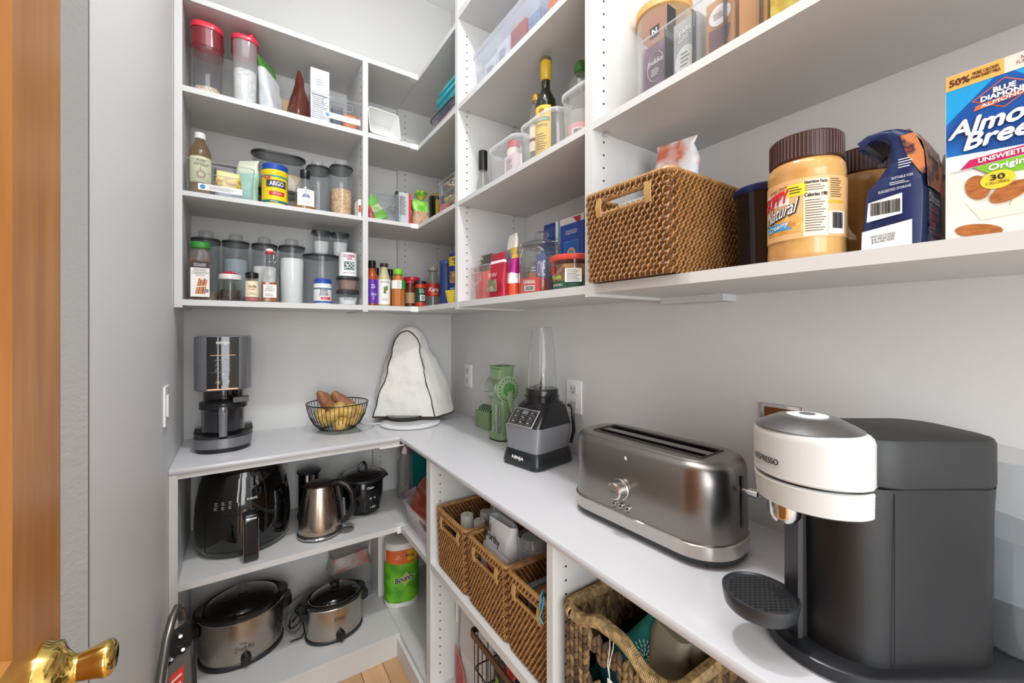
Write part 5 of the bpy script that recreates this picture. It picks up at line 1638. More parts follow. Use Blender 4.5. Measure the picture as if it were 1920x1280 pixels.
# slanted control panel lying on the sloping front of the housing
p0, p1 = Vector((0, -.0885, .135)), Vector((0, -.046, .187))
ang = math.atan2(p1.y - p0.y, p1.z - p0.z)
b.T = Matrix.Translation((0, -.0905, .132)) @ Matrix.Rotation(-ang, 4, 'X')
b.rbox(.112, .003, .0, .066, .001, pm('c4c4c4', .25, .8), .001)
b.poly([(-.051, .005), (.051, .005), (.051, .061), (-.051, .061)], -.0022, pm('141518', .2))
for r_ in range(3):
    for c_ in range(3):
        x, z = -.033 + .033 * c_, .015 + .018 * r_
        if r_ == 2 and c_ == 1:
            b.poly([(x - .013, z - .007), (x + .013, z - .007), (x + .013, z + .007), (x - .013, z + .007)], -.0026, pm('7c8488', .3))
            continue
        b.tube([(x + sx * .0125, -.0026, z + sz * .0065) for sx, sz in ((-1, -1), (1, -1), (1, 1), (-1, 1))], .0003, PAPER, 4, True)
        b.lines(PAPER, x, z, .014, .005, 2, -.0028)
b.build('control_panel', t)
B().text('NINJA', PAPER, 0, 0, .052, .0125, 0, bold=.0007).build('lettering', t).matrix_local = Matrix.Translation((0, -.0965, .030)) @ Matrix.Rotation(R(-10), 4, 'X')
B().lathe([(.056, .2), (.058, .202), (.059, .222), (.056, .225), (.056, .24), (.053, .246)], pm('141416', .25), 36, cy=.02).build('collar', t)
b = B()
b.lathe([(.049, .244), (.0485, .30), (.044, .36), (.037, .43), (.0345, .452), (.033, .453)], clear('f0f3f4', 1.0, .06), 36, cy=.02, caps=(0, 0))
b.lathe([(.034, .45), (.0345, .4525)], clear('e8ecec', 1, .2), 36, cy=.02)
for k in range(4):
    a = R(45 + 90 * k)
    b.tube([(.0475 * math.cos(a), .02 + .0475 * math.sin(a), .25), (.043 * math.cos(a), .02 + .043 * math.sin(a), .36), (.034 * math.cos(a), .02 + .034 * math.sin(a), .445)], .0025, clear('dfe4e6', 1, .1), 5)
b.build('cup', t)
b = B()
b.lathe([(.014, .244), (.006, .252), (.005, .268)], pm('3a3c40', .3, .6), 12, cy=.02)
b.add([(0, .02, .262), (.006, .024, .29), (.0, .018, .30), (-.006, .016, .262)], [(0, 1, 2), (0, 2, 3)], CHROME)
for s in (-1, 1):
    b.add([(0, .014, .262), (s * .035, .012, .25), (s * .037, .02, .247), (0, .026, .262)], [(0, 1, 2, 3)], CHROME)
b.build('blades', t)

# long-slot toaster
t = thing('toaster', 'long brushed steel toaster with two long slots and round dial', 'toaster', (-.212, -1.522, CT + .0005), -87)
ST = steel('8e8883', .3, 2)
b = B()
rr = [(.025, .385, .172, .075), (.03, .39, .178, .078), (.15, .388, .176, .078), (.178, .384, .172, .076), (.188, .376, .162, .072), (.193, .36, .146, .066)]
out = rrect
b.loft(rr, ST, 12, (0, 0))
b.build('shell', t)
b = B()
o_ = [(x, y, .193) for x, y in rrect(.36, .146, .066, 12)]
TP = steel('9a9692', .35, 1)
# top plate with two real slots
sl = [(-.135, .135, -.036, -.012), (-.135, .135, .012, .036)]
b.loft([(.193, .36, .146, .066), (.1955, .352, .138, .062)], TP, 12, (0, 0))
xs = [-.135, .135]
zt = .1955
ring_ = rrect(.352, .138, .062, 12)
inner = [(-.135, -.036), (.135, -.036), (.135, .036), (-.135, .036)]
def top_strip(x0, x1, y0, y1):
    b.add([(x0, y0, zt), (x1, y0, zt), (x1, y1, zt), (x0, y1, zt)], [(0, 1, 2, 3)], TP)
top_strip(-.135, .135, -.012, .012)
n_ = len(ring_)
vs = [(x, y, zt) for x, y in ring_]
vi = []
for x, y in ring_:
    vi.append((max(-.135, min(.135, x * 1.0)), max(-.036, min(.036, y)), zt))
b.add(vs + vi, [(i, (i + 1) % n_, n_ + (i + 1) % n_, n_ + i) for i in range(n_)], TP)
b.build('top_plate', t)
b = B()
for x0, x1, y0, y1 in sl:
    b.rings([[(x0, y0, z), (x1, y0, z), (x1, y1, z), (x0, y1, z)] for z in (zt, .08)], pm('1a1614', .4, .4), (0, 1))
    for k in range(12):
        x = x0 + (x1 - x0) * (k + .5) / 12
        b.tube([(x, (y0 + y1) / 2 - .004, zt - .004), (x, (y0 + y1) / 2 - .004, .1)], .0009, pm('6a5a4c', .4, .8), 4)
b.build('slots', t)
b = B()
for sy in (0,):
    b.tube([(-.14, -.04, zt + .0005), (.14, -.04, zt + .0005), (.14, .04, zt + .0005), (-.14, .04, zt + .0005)], .0022, pm('55504c', .3, .9), 6, True)
b.build('slot_frame', t)
B().loft([(.016, .384, .172, .075), (.018, .394, .182, .08), (.043, .395, .183, .08), (.045, .39, .178, .078)], steel('c4beb6', .18, 2), 12).build('chrome_band', t)
B().loft([(.004, .37, .16, .07), (.008, .386, .174, .076), (.017, .388, .176, .077)], pm('232428', .4), 12).build('base', t)
for x in (-.14, .14):
    B().box(x - .02, x + .02, -.06, .06, 0, .006, BLACK).build('foot', t)
b = B()
b.T = Matrix.Translation((-.018, -.0885, .098)) @ Matrix.Rotation(R(90), 4, 'X')
b.lathe([(.022, 0), (.023, .004), (.021, .006)], pm('b5b3b0', .25, 1), 32)
b.lathe([(.018, .006), (.0195, .008), (.0185, .024), (.015, .027)], pm('d2d0cd', .2, 1), 32)
b.build('dial', t)
for k in range(3):
    b = B()
    b.T = Matrix.Translation((-.034 + .018 * k, -.089, .062)) @ Matrix.Rotation(R(90), 4, 'X')
    b.lathe([(.0058, 0), (.006, .002), (.0045, .005)], CHROME, 16)
    b.lathe([(.003, .0051), (.003, .0056)], INK, 10)
    b.build('button', t)
b = B()
y = -.0895
b.text('Cancel', INK, -.018, .098, .012, .003, y - .028)
for k in range(7):
    a = R(200 - 40 * k)
    b.disc(-.018 + .031 * math.cos(a), .098 + .031 * math.sin(a), .0008, .0008, y, INK, 6)
for k in range(3):
    b.lines(INK, -.034 + .018 * k, .052, .01, .002, 1, y, th=.5)
b.build('printing', t)
B().box(.1945, .1962, -.004, .004, .07, .168, GLOSSB).build('lever_slot', t)
b = B()
b.T = Matrix.Translation((.194, 0, .142)) @ Matrix.Rotation(R(90), 4, 'Y')
b.lathe([(.004, 0), (.004, .012), (.0075, .013), (.008, .03), (.006, .032)], CHROME, 16)
b.build('lever', t)
B().add([(-.003, 0, 0), (0, 0, .006), (.004, 0, .003), (.0035, 0, -.004), (0, 0, -.002)], [(0, 1, 2, 3, 4)], pm('e6e2dd', .5)).build('scratch_mark', t).location = (-.008, -.0873, .166)

# capsule coffee machine
t = thing('coffee_machine', 'large black capsule coffee machine with white round brewing head', 'coffee machine', (-.349, -1.857, CT + .0005), -33.5)
CB = pm('111113', .42)
def cap_outline(x0, x1, hw, n=18, k=1.0):
    """front end rounded (towards -x), back end square with soft corners"""
    pts = [(x0 + hw * k * (1 - math.sin(R(180 * i / n))), -hw * math.cos(R(180 * i / n))) for i in range(n + 1)]
    c = hw * .62
    return pts + [(x1 - c + c * math.sin(R(a)), hw - c + c * math.cos(R(a))) for a in (5, 25, 45, 65, 85)] + [(x1 - c + c * math.cos(R(a)), -hw + c - c * math.sin(R(a))) for a in (5, 25, 45, 65, 85)]
def ccap(bd, rows, mat, caps=(1, 1)):
    bd.rings([[(x, y, z) for x, y in cap_outline(x0, x1, hw)] for z, x0, x1, hw in rows], mat, caps)
b = B()
ccap(b, [(0, -.012, .40, .076), (.003, -.018, .40, .08), (.018, -.018, .40, .08), (.020, -.015, .40, .077)], pm('1c1d20', .3))
b.build('base', t)
b = B()
ccap(b, [(.016, .018, .238, .066), (.205, .016, .238, .068), (.245, .016, .24, .069)], CB)
b.build('body', t)
b = B()
b.box(.0845, .0852, -.0697, -.0690, .018, .24, pm('0b0b0c', .6))
b.build('seam', t)
b = B()
ccap(b, [(.248, .03, .2405, .0692), (.252, .03, .2405, .0695), (.3, .03, .2405, .0692), (.3055, .032, .2385, .067), (.307, .036, .234, .062)], pm('19191a', .5))
b.build('upper_cover', t)
b = B()
ccap(b, [(.244, .04, .2395, .0675), (.249, .04, .2395, .0675)], pm('08080a', .5))
b.build('cover_gap', t)
WH = pm('cdcdca', .28)
def ribs(rows):
    o = []
    for (z0, x0, x1, h0), (z1, x2, x3, h1) in zip(rows, rows[1:]):
        n = max(2, int((z1 - z0) / .0022))
        for i in range(n):
            u = i / n
            r_ = .0003 * (i % 2)
            o.append((z0 + (z1 - z0) * u, x0 + (x2 - x0) * u + r_, x1 + (x3 - x1) * u, h0 + (h1 - h0) * u - r_))
    return o + [rows[-1]]
b = B()
ccap(b, [(.205, -.028, .0852, .068)] + ribs([(.208, -.034, .0854, .0725), (.238, -.037, .0854, .0735)]) + [(.240, -.034, .0854, .071)], WH)
b.build('head_lower_ring', t)
b = B()
ccap(b, [(.2405, -.033, .083, .069), (.2435, -.033, .083, .069)], pm('0b0b0d', .4))
b.build('head_gap', t)
b = B()
ccap(b, [(.2435, -.035, .0854, .072)] + ribs([(.2465, -.038, .0854, .0735), (.300, -.038, .0854, .0735)]) + [(.306, -.036, .083, .0715), (.309, -.03, .078, .067)], WH)
b.build('brewing_head', t)
b = B()
b.lathe([(.064, .309), (.058, .3125), (.036, .3235), (.03, .324)], pm('a5a5a5', .3, 1), 40, cx=.026)
b.build('chrome_dome', t)
b = B()
b.lathe([(.024, .3238), (.025, .3255), (.02, .3265)], WHITE2, 30, cx=.026)
b.lathe([(.009, .3266), (.0095, .3275)], pm('5a5a5c', .3), 24, cx=.026)
b.build('brew_button', t)
b = B()
b.box(.010, .02, -.01, .01, .02, .205, pm('040405', .7))
b.box(.003, .0098, -.014, .014, .02, .205, pm('3a3b40', .35, .3))
b.build('front_channel', t)
b = B()
b.lathe([(.016, .178), (.02, .186), (.021, .206)], CHROME, 24, cx=-.006)
b.lathe([(.012, .182), (.0125, .19)], INK, 16, cx=-.006)
b.build('nozzle', t)
# cup support with a real perforated grid
b = B()
hz = .052
b.lathe([(.047, .0), (.051, .004), (.0545, .02), (.0545, .024), (.052, .0245), (.051, .0215)], pm('2c2e32', .35), 48)
b.lathe([(.051, .0212), (.051, .0206)], pm('2e3033', .45), 48)
o = b.build('cup_support', t)
o.location = (-.041, 0, hz)
o.scale = (.88, .88, 1)
b = B()
for i in range(-6, 7):
    for j in range(-6, 7):
        x, y = i * .0078 + (j % 2) * .0039, j * .0068
        if x * x + y * y < .0445 ** 2 and not (x > .02 and abs(y) < .013):
            b.lathe([(.0028, .0214), (.0028, .0219)], pm('030303', .8), 8, cx=x, cy=y, sx=1.2, sy=.9)
b.add([(.022, -.012, .0219), (.022, .012, .0219), (.044, .009, .0219), (.044, -.009, .0219)], [(0, 1, 2, 3)], pm('030303', .8))
o = b.build('grid_holes', t)
o.location = (-.041, 0, hz)
o.scale = (.88, .88, 1)
b = B()
b.box(-.002, .012, -.01, .01, hz - .002, hz + .018, pm('2c2e32', .4))
b.build('support_bracket', t)
o = B().text('NESPRESSO', pm('3c3c3e', .3), 0, 0, .048, .0075, -.0740, r=None, bold=.0004)
o2 = B()
vs, fs = textmesh('NESPRESSO')
x0, x1 = min(v.x for v in vs), max(v.x for v in vs)
z0, z1 = min(v.y for v in vs), max(v.y for v in vs)
for off in (-.0004, .0004):
    P_ = []
    for v in vs:
        th = R(-86) + ((v.x - (x0 + x1) / 2) / (x1 - x0) * .046) / .0735
        rr_ = .0745
        P_.append((.0355 + rr_ * math.sin(th) + off, -rr_ * math.cos(th), .262 + (v.y - z0) / (z1 - z0) * .008))
    o2.add(P_, fs, pm('4a4a4c', .3, .5))
o2.build('lettering', t)
b = B()
b.loft([(.02, .09, .13, .03), (.024, .10, .14, .034), (.245, .105, .146, .036), (.25, .108, .15, .038), (.268, .108, .15, .038), (.272, .10, .142, .034)], clear('dfe4e8', 1, .16, 'c9ced2'), 8, cx=.30)
b.build('water_tank', t)
B().loft([(.021, .085, .125, .03), (.17, .095, .135, .034)], clear('c4cbd0', .6, .15, 'b9c0c4'), 8, cx=.30).build('water', t)

# mirrored switch plate behind the machine
t = thing('metal_wall_plate', 'small chrome framed wall plate behind the coffee machine', 'wall plate', (-.001, -1.70, 1.15), -90)
B().rbox(.085, .006, -.045, .045, .002, CHROME, .001, 0, -.003).box(-.034, .034, -.0068, -.006, -.037, .037, pm('7a4a24', .3, .6)).build('plate', t)
# ================================================================ under the worktop
# air fryer
t = thing('air_fryer', 'large glossy black air fryer with front drawer handle', 'air fryer', (-.98, -.205, ZM + .0005), 4)
n = 9
b = B()
rws = [(0, .26, .27, .12), (.012, .292, .30, .14), (.03, .305, .312, .146), (.10, .316, .32, .15), (.17, .308, .315, .148), (.24, .284, .295, .138), (.29, .255, .27, .126), (.315, .235, .25, .12), (.326, .22, .24, .11)]
b.loft(rws, GLOSSB, 14)
b.build('body', t)
b = B()
b.loft([(.300, .252, .266, .124), (.306, .256, .270, .126), (.332, .22, .235, .11), (.336, .19, .2, .09)], pm('141313', .2), 14)
b.build('top_cover', t)
b = B()
def afr(z):
    for (a, w, d, r), (a2, w2, d2, r2) in zip(rws, rws[1:]):
        if a <= z <= a2:
            u = (z - a) / (a2 - a)
            return w + (w2 - w) * u, d + (d2 - d) * u, r + (r2 - r) * u
def afpt(x, z, off=.0):
    w, d, r = afr(z)
    r = min(r, w / 2 - 1e-4, d / 2 - 1e-4)
    cx = w / 2 - r
    ax = abs(x) - cx
    if ax <= 0:
        return (x, -d / 2 - off, z)
    y = -(d / 2 - r) - math.sqrt(max(r * r - ax * ax, 0))
    return (x, y - off, z)
for z in (.165, ):
    b.tube([afpt(-.125 + .25 * k / 24, .158 + .000 * k, .0002) for k in range(25)], .0014, pm('020202', .9), 5)
for s in (-1, 1):
    b.tube([afpt(s * .125, .158 - .13 * k / 8, .0002) for k in range(9)], .0014, pm('020202', .9), 5)
b.tube([afpt(-.125 + .25 * k / 24, .028, .0002) for k in range(25)], .0014, pm('020202', .9), 5)
b.build('drawer_seam', t)
b = B()
b.rings([[afpt(-.034 + .068 * k / 6, z, .0012) for k in range(7)] for z in (.2, .22, .25, .28)], pm('15181a', .05, 0, .6), (0, 0), False)
b.build('display_window', t)
b = B()
for (x, z) in ((-.098, .199), (-.078, .201), (-.058, .203), (-.100, .184), (-.079, .186), (-.059, .188)):
    for k in range(3):
        p, q = afpt(x, z + .004 - .004 * k, .0016), afpt(x + .009 - .003 * (k % 2), z + .004 - .004 * k, .0016)
        b.add([p, q, (q[0], q[1], q[2] + .001), (p[0], p[1], p[2] + .001)], [(0, 1, 2, 3)], PAPER)
vs, fs = textmesh('PHILIPS')
x0, x1 = min(v.x for v in vs), max(v.x for v in vs)
z0, z1 = min(v.y for v in vs), max(v.y for v in vs)
for off in (-.0003, .0004):
    b.add([afpt(.012 + (v.x - (x0 + x1) / 2) / (x1 - x0) * .032 + off, .203 + (v.y - z0) / (z1 - z0) * .0075, .0018) for v in vs], fs, PAPER)
p = afpt(.027, .262, .002)
b.tube([(p[0] + .003 * math.cos(a), p[1], p[2] + .003 * math.sin(a)) for a in [q * math.pi / 5 for q in range(10)]], .0005, PAPER, 4, True)
b.build('printing', t)
b = B()
b.rings([[(x, y, z) for x, y in rrect(w, d, .006, 4)] for w, d, z in ((.044, .05, .0), (.046, .055, .006), (.044, .055, .13), (.044, .05, .152), (.04, .04, .158))], pm('16171a', .15, .1, .5), (1, 1))
b.box(-.014, .014, -.0284, -.0276, .02, .14, pm('1f262c', .08, .5))
b.tube([(-.0155, -.0285, .148), (.0155, -.0285, .148)], .001, CHROME, 5)
b.tube([(-.0225, -.028, .004), (-.0225, -.028, .15)], .001, pm('8a8a8a', .2, 1), 5)
b.tube([(.0225, -.028, .004), (.0225, -.028, .15)], .001, pm('8a8a8a', .2, 1), 5)
o = b.build('handle', t)
o.location = (.004, -.182, .006)

# kettle, frother, rice cooker
t = thing('electric_kettle', 'brushed steel electric kettle with black handle and lid', 'kettle', (-.725, -.315, ZM + .0005), -28)
B().lathe([(.078, 0), (.083, .003), (.083, .014), (.08, .018)], pm('3a3a3c', .25), 40).lathe([(.0835, .006), (.0845, .008), (.0845, .012), (.083, .014)], CHROME, 40).build('power_base', t)
B().lathe([(.078, .019), (.080, .024), (.078, .06), (.07, .12), (.058, .185), (.055, .196)], steel('b5a99c', .25, 2), 48).build('body', t)
B().lathe([(.055, .195), (.054, .2), (.045, .206), (.02, .209)], pm('2a1e1a', .25), 40).build('lid', t)
b = B()
b.tube([(.045, -.0, .198), (.075, 0, .203), (.105, 0, .19), (.125, 0, .16), (.13, 0, .12), (.122, 0, .08), (.105, 0, .055), (.084, 0, .045)], [.014, .013, .0125, .0125, .0125, .0125, .012, .012], pm('1b1a1c', .25), 12)
b.tube([(.068, 0, .19), (.082, 0, .12), (.09, 0, .05)], [.012, .009, .011], pm('1b1a1c', .25), 8)
b.build('handle', t)
b = B()
b.tube([(.0935, -.006, .14), (.0985, -.007, .07)], .005, clear('c9d4dc', 1, .3, 'b5bcc4'), 8)
b.build('water_gauge', t)
b = B()
b.add([(-.05, -.02, .16), (-.075, 0, .192), (-.05, .02, .16), (-.052, -.016, .196), (-.052, .016, .196)], [(0, 1, 3), (2, 4, 1), (0, 2, 1)], steel('b5a99c', .25, 2))
b.build('spout', t)
B().text('AROMA', pm('4a3a32'), 0, .038, .042, .008, 0, .0792, a=-2).build('lettering', t)
t = lathe_thing('milk_frother', 'slim black milk frother with lid standing behind the kettle', 'milk frother', (-.742, -.13, ZM + .0005), 0, [
    ('base', [(.045, 0), (.047, .003), (.046, .02)], BLACK), ('body', [(.042, .018), (.041, .165)], GLOSSB), ('steel_band', [(.0425, .165), (.0425, .192), (.04, .194)], CHROME),
    ('lid', [(.045, .193), (.0475, .196), (.0475, .204), (.03, .209)], pm('242426', .3))])
t = thing('rice_cooker', 'small black rice cooker with glass lid near the corner', 'rice cooker', (-.53, -.19, ZM + .0005), 5)
B().lathe([(.062, 0), (.068, .006), (.08, .03), (.089, .08), (.09, .14), (.086, .148)], pm('0e0e10', .12), 44).build('body', t)
B().lathe([(.088, .147), (.104, .15), (.107, .156), (.104, .161), (.085, .164)], pm('1b1c1f', .3), 44).build('rim', t)
B().lathe([(.086, .164), (.08, .17), (.05, .181), (.015, .185)], clear('5a5656', 1, .3, '2c2a2a'), 40).lathe([(.084, .164), (.088, .166), (.084, .168)], pm('2c2c2e', .3), 40).build('glass_lid', t)
B().tube([(-.018, 0, .184), (-.014, 0, .2), (0, 0, .214), (.008, 0, .216), (.016, 0, .2), (.018, 0, .184)], .006, BLACK, 8).build('lid_handle', t)
for s in (-1, 1):
    B().rbox(.03, .04, .135, .149, .008, BLACK, .003, s * .1).build('side_handle', t)
b = B()
b.band(.0905, .02, .11, 10, 24, pm('1d1d20', .25)).band(.0908, .026, .055, 10, 20, pm('0a0a0c', .2))
b.text('Oster', PAPER, 0, .125, .032, .01, 0, .0915, a=4, bold=.0003, slant=.2).text('1. RICE', PAPER, 0, .04, .024, .006, 0, .0915, a=10, bold=.0003)
for a in (4, 16):
    b.text('o', PAPER, 0, .078, .007, .007, 0, .0915, a=a, bold=.0004)
b.build('switch_panel', t)
tag(B().lathe([(.0, 0), (.012, .002), (.03, .0015), (.032, .003), (.02, .006), (.008, .012), (.0, .013)], clear('c9c9c9', 1, .3, 'b0b0b0'), 24).build('glass_stopper', None, (-.633, -.352, ZM + .001), 0), 'small clear glass lid lying beside the kettle', 'lid')

# corner middle shelf: hanging bag, teal boxes, bin with zip bag
TE = pm('12858c', .35)
for lb, x, w_, h_ in (('upright teal box in the corner, left of the other two', -.239, .064, .27), ('upright teal box in the corner, between its two neighbours', -.171, .064, .265), ('upright teal box in the corner, nearest the side wall', -.10, .064, .25)):
    carton('teal_box', lb, 'box', (x, -.085, ZM + .001), 0, w_, .1, h_, TE)
pouch('plastic_bag', 'tall clear plastic bag with pinkish top in the lower corner', (-.318, -.15, ZM + .001), -20, .07, .05, .30, [(.72, clear('e4e4e4', 1, .3, 'b9b9b9')), (1, clear('c99a94', 1, .6, 'b07a74'))], seed=80, amp=.012, sc=16, top=.8)
t = thing('storage_bin', 'clear pinkish bin behind the right side panel on the middle shelf', 'storage bin', (-.29, -.568, ZM + .001), -90)
B().loft([(0, .235, .225, .02), (.004, .24, .23, .022), (.1, .285, .262, .026)], clear('f4e4e6', .8, .22, 'e8ccd2'), 5, (1, 0)).build('body', t)
B().loft([(.094, .288, .266, .028), (.1, .295, .272, .03), (.102, .285, .262, .026)], clear('f4eaec', .8, .45, 'e4d6d8'), 5, (0, 0)).build('rim', t)
pouch('zip_bag', 'red tinted zip bag with pink seal spilling out of the clear bin', (-.315, -.555, ZM + .068), -85, .22, .16, .165, [(1, clear('e89a84', .8, .5, 'd8704c'))], seed=81, amp=.016, sc=12, top=.7)
t = tag(B().add([(-.03, 0, 0), (.05, -.0, .02), (.055, .03, .06), (-.02, .04, .05), (-.06, .0, .012)], [(0, 1, 2, 3, 4)], clear('f4e8ec', .8, .5, 'f0e0e6')).tube([(-.055, -.001, .006), (-.02, -.003, .014), (.05, -.002, .034)], .0016, pm('d04a94', .4), 5).bumpy(.004, 30, 2).build('zip_bag_flap', None, (-.405, -.43, ZM + .095), -100), 'open flap of a zip bag with magenta seal hanging over the bin', 'food bag')
pouch('food_bag', 'orange red food packet inside the clear pinkish bin', (-.28, -.60, ZM + .008), -90, .14, .12, .06, [(1, spot('c8401f', 'e0653a', 20, .4))], seed=82, amp=.012)

# slow cookers
def slow(name, label, loc, rot, w, d, h, knob_glass, brand):
    t = thing(name, label, 'slow cooker', loc, rot)
    k = w / .29
    n = 14
    def el(sw, sd, z):
        return [(sw / 2 * math.cos(a) * 1.0, sd / 2 * math.sin(a), z) for a in [2 * math.pi * i / 48 for i in range(48)]]
    B().rings([el(w * .96, d * .96, 0), el(w * 1.0, d * 1.0, .004), el(w * 1.01, d * 1.01, .016 * k), el(w * .97, d * .97, .02 * k)], pm('1f2124', .4)).build('base', t)
    B().rings([el(w * .965, d * .965, .018 * k), el(w * .985, d * .985, h * .5), el(w, d, h)], steel('b3aaa2', .25, 2), (0, 0)).build('housing', t)
    B().rings([el(w * 1.0, d * 1.0, h - .001), el(w * 1.01, d * 1.01, h + .001), el(w * .99, d * .99, h + .003)], CHROME, (0, 0)).build('trim_ring', t)
    b = B()
    def rimo(s, z, flare):
        out = []
        for i in range(48):
            a = 2 * math.pi * i / 48
            ex = 1 + flare * max(0, abs(math.cos(a)) - .86) / .14
            out.append((w / 2 * s * math.cos(a) * ex, d / 2 * s * math.sin(a), z))
        return out
    b.rings([rimo(.96, h - .005, 0), rimo(1.0, h + .008, .02), rimo(1.03, h + .018 * k, .09), rimo(1.02, h + .026 * k, .09), rimo(.96, h + .028 * k, .04), rimo(.88, h + .018 * k, 0)], pm('110f0e', .12), (0, 0))
    b.build('stoneware_rim', t)
    L_ = [(.88, .018), (.87, .026), (.8, .036), (.6, .05), (.3, .057), (.05, .059)]
    B().rings([el(w * s, d * s, h + z * k) for s, z in L_], clear('6a6460', 1, .42, '1d1a18'), (0, 1)).build('glass_lid', t)
    B().rings([el(w * .885, d * .885, h + .017 * k), el(w * .895, d * .895, h + .022 * k), el(w * .87, d * .87, h + .024 * k)], pm('2a2624', .2) if knob_glass else CHROME, (0, 0)).build('lid_edge', t)
    b = B()
    z = h + .058 * k
    if knob_glass:
        b.lathe([(.013, z), (.011, z + .008), (.019, z + .016), (.02, z + .024), (.014, z + .028), (.013, z + .022)], clear('d8d4ce', 1, .25, 'a09a92'), 24)
    else:
        b.lathe([(.026, z - .003), (.022, z + .002), (.01, z + .006), (.01, z + .012), (.019, z + .016), (.018, z + .026), (.01, z + .028)], BLACK, 24)
    b.build('lid_knob', t)
    for s in (-1, 1):
        b = B()
        b.rings([[(s * (w / 2 - .004 + dx), yy, zz) for yy, zz in ((-.03 * k + q, h * .70 + q * .3), (.03 * k - q, h * .70 + q * .3), (.034 * k - q, h * .93), (-.034 * k + q, h * .93))] for dx, q in ((0, 0), (.02 * k, .003), (.032 * k, .008))], BLACK)
        b.build('side_handle', t)
    b = B()
    b.T = Matrix.Translation((.004, -d / 2 * .988, h * .2)) @ Matrix.Rotation(R(90), 4, 'X')
    b.lathe([(.017, 0), (.018, .004), (.016, .012)], BLACK, 28)
    b.box(-.004, .004, -.017, .017, .011, .019, pm('1d1d20', .2))
    b.build('control_knob', t)
    b = B()
    y = -d / 2 - .001
    if knob_glass:
        b.text('RIVAL', INK, -.004, h * .53, .024, .007, y, slant=.2).text('Crock-Pot', pm('2a1a14'), 0, h * .43, .062, .016, y, slant=.15).lines(pm('6a5a50'), 0, h * .33, .06, .002, 1, y)
    else:
        b.tube([(-.022, y, h * .64), (.022, y, h * .64), (.022, y, h * .75), (-.022, y, h * .75)], .0005, INK, 4, True).text('KITCHEN', INK, 0, h * .695, .038, .007, y)
    b.build('lettering', t)
    return t
slow('slow_cooker', 'large oval steel slow cooker with black rim on the bottom shelf', (-.985, -.175, ZL + .0005), 3, .285, .235, .17, True, '')
slow('slow_cooker', 'small oval steel slow cooker with chrome-edged lid on the bottom shelf', (-.662, -.27, ZL + .0005), 3, .225, .17, .135, False, '')
b = B()
for k in range(4):
    b.tube([(.012 * k + .03 * math.cos(a), .02 * math.sin(a) + .006 * k, .05 + .012 * k + .035 * math.sin(a + k)) for a in [q * math.pi / 6 for q in range(12)]], .004, BLACK, 6, True)
b.tube([(.03, -.03, .05), (.035, -.035, .01), (.02, -.05, .004), (-.02, -.05, .004)], .003, BLACK, 6)
tag(b.build('coiled_cable', None, (-.806, -.2, ZL + .001), 0), 'coiled black power cord between the two slow cookers', 'cord')
t = pouch('plastic_bag', 'crumpled clear plastic bag with pink print at the back of the bottom shelf', (-.56, -.07, ZL + .001), 0, .2, .1, .26, [(.55, clear('e6e6e4', 1, .25, 'c9c9c6')), (.8, spot('a89a92', 'b06a62', 14, .3, 0, .55, .06)), (1, clear('dcdad8', 1, .25, 'c4c4c0'))], seed=90, amp=.022, sc=12)
t = tag(B().rings([[(-.12, 0, 0), (.05, -.02, 0), (.12, 0, 0)], [(-.10, .03, .03), (.0, .02, .09), (.1, .04, .06)]], pm('5f5d5a', .4), (0, 0), False).bumpy(.008, 20, 3).build('grey_bag', None, (-.73, -.09, ZL + .004), 0), 'dark grey folded plastic behind the small slow cooker', 'bag')
t['kind'] = 'thing'

# paper towels
GT = spot('4f9a1c', '6fbf2a', 16, .4)
t = thing('paper_towel_roll', 'wrapped paper towel roll with green wrapper and orange top', 'paper towels', (-.362, -.225, ZL + .0005), 8)
b = B()
b.loft([(0, .145, .135, .05), (.006, .155, .145, .058), (.27, .155, .145, .06), (.285, .14, .13, .055), (.29, .1, .1, .04)], pm('e9e7e4', .5), 10)
b.build('roll', t)
q = .0786
def wrap(pts, mat, off):
    b = B()
    w, d, r = .155, .145, .06
    def pp(s, z):
        P2 = perim_cache
        s = s % len(P2)
        i = int(s)
        a, c = P2[i], P2[(i + 1) % len(P2)]
        u = s - i
        return (a[0] + (c[0] - a[0]) * u + a[2] * off, a[1] + (c[1] - a[1]) * u + a[3] * off, z)
    return pp
perim_cache = perim(.155, .145, .06, .004, 10)
NPR = len(perim_cache)
front = min(range(NPR), key=lambda i: perim_cache[i][1] + abs(perim_cache[i][0]) * .2)
def wband(z0f, z1f, s0, s1, mat, off, bd):
    pp = wrap(None, None, off)
    n = 24
    rows = [[pp(front + s0 + (s1 - s0) * i / n, f(i / n)) for i in range(n + 1)] for f in (z0f, z1f)]
    bd.rings(rows, mat, (0, 0), False)
b = B()
wband(lambda u: .024 + .006 * (2 * u - 1) ** 2, lambda u: .205 + .012 * math.sin(u * 3.1), -26, 26, GT, .0012, b)
wband(lambda u: .208 - .01 * math.sin(u * 3.1), lambda u: .262, -20, 26, pm('dd6a34', .4), .0018, b)
wband(lambda u: .212, lambda u: .258, 5, 20, pm('e0b03a', .4), .0024, b)
b.build('wrapper', t)
b = B()
ytl = -.0752
b.poly([(-.012, .13), (.018, .164), (.04, .13), (.012, .098)], ytl - .0002, pm('9acb6a')).poly([(-.002, .13), (.016, .153), (.032, .13), (.014, .108)], ytl - .0005, pm('e6a32c'))
for m_, o_, dy in ((WHITE2, .0028, 0), (pm('141a12'), .0011, -.0006)):
    b.text('Bounty', m_, .01, .131, .082, .03, ytl - .0008 + dy, bold=o_, rise=.22, slant=.1)
b.build('brand_lettering', t)
b = B().text('full\nsheet', WHITE2, -.018, .233, .026, .016, ytl - .0016).text('4=12', INK, .033, .237, .036, .014, ytl + .001 - .0028, bold=.0005)
b.build('size_lettering', t)
t.rotation_euler[2] = R(-14)
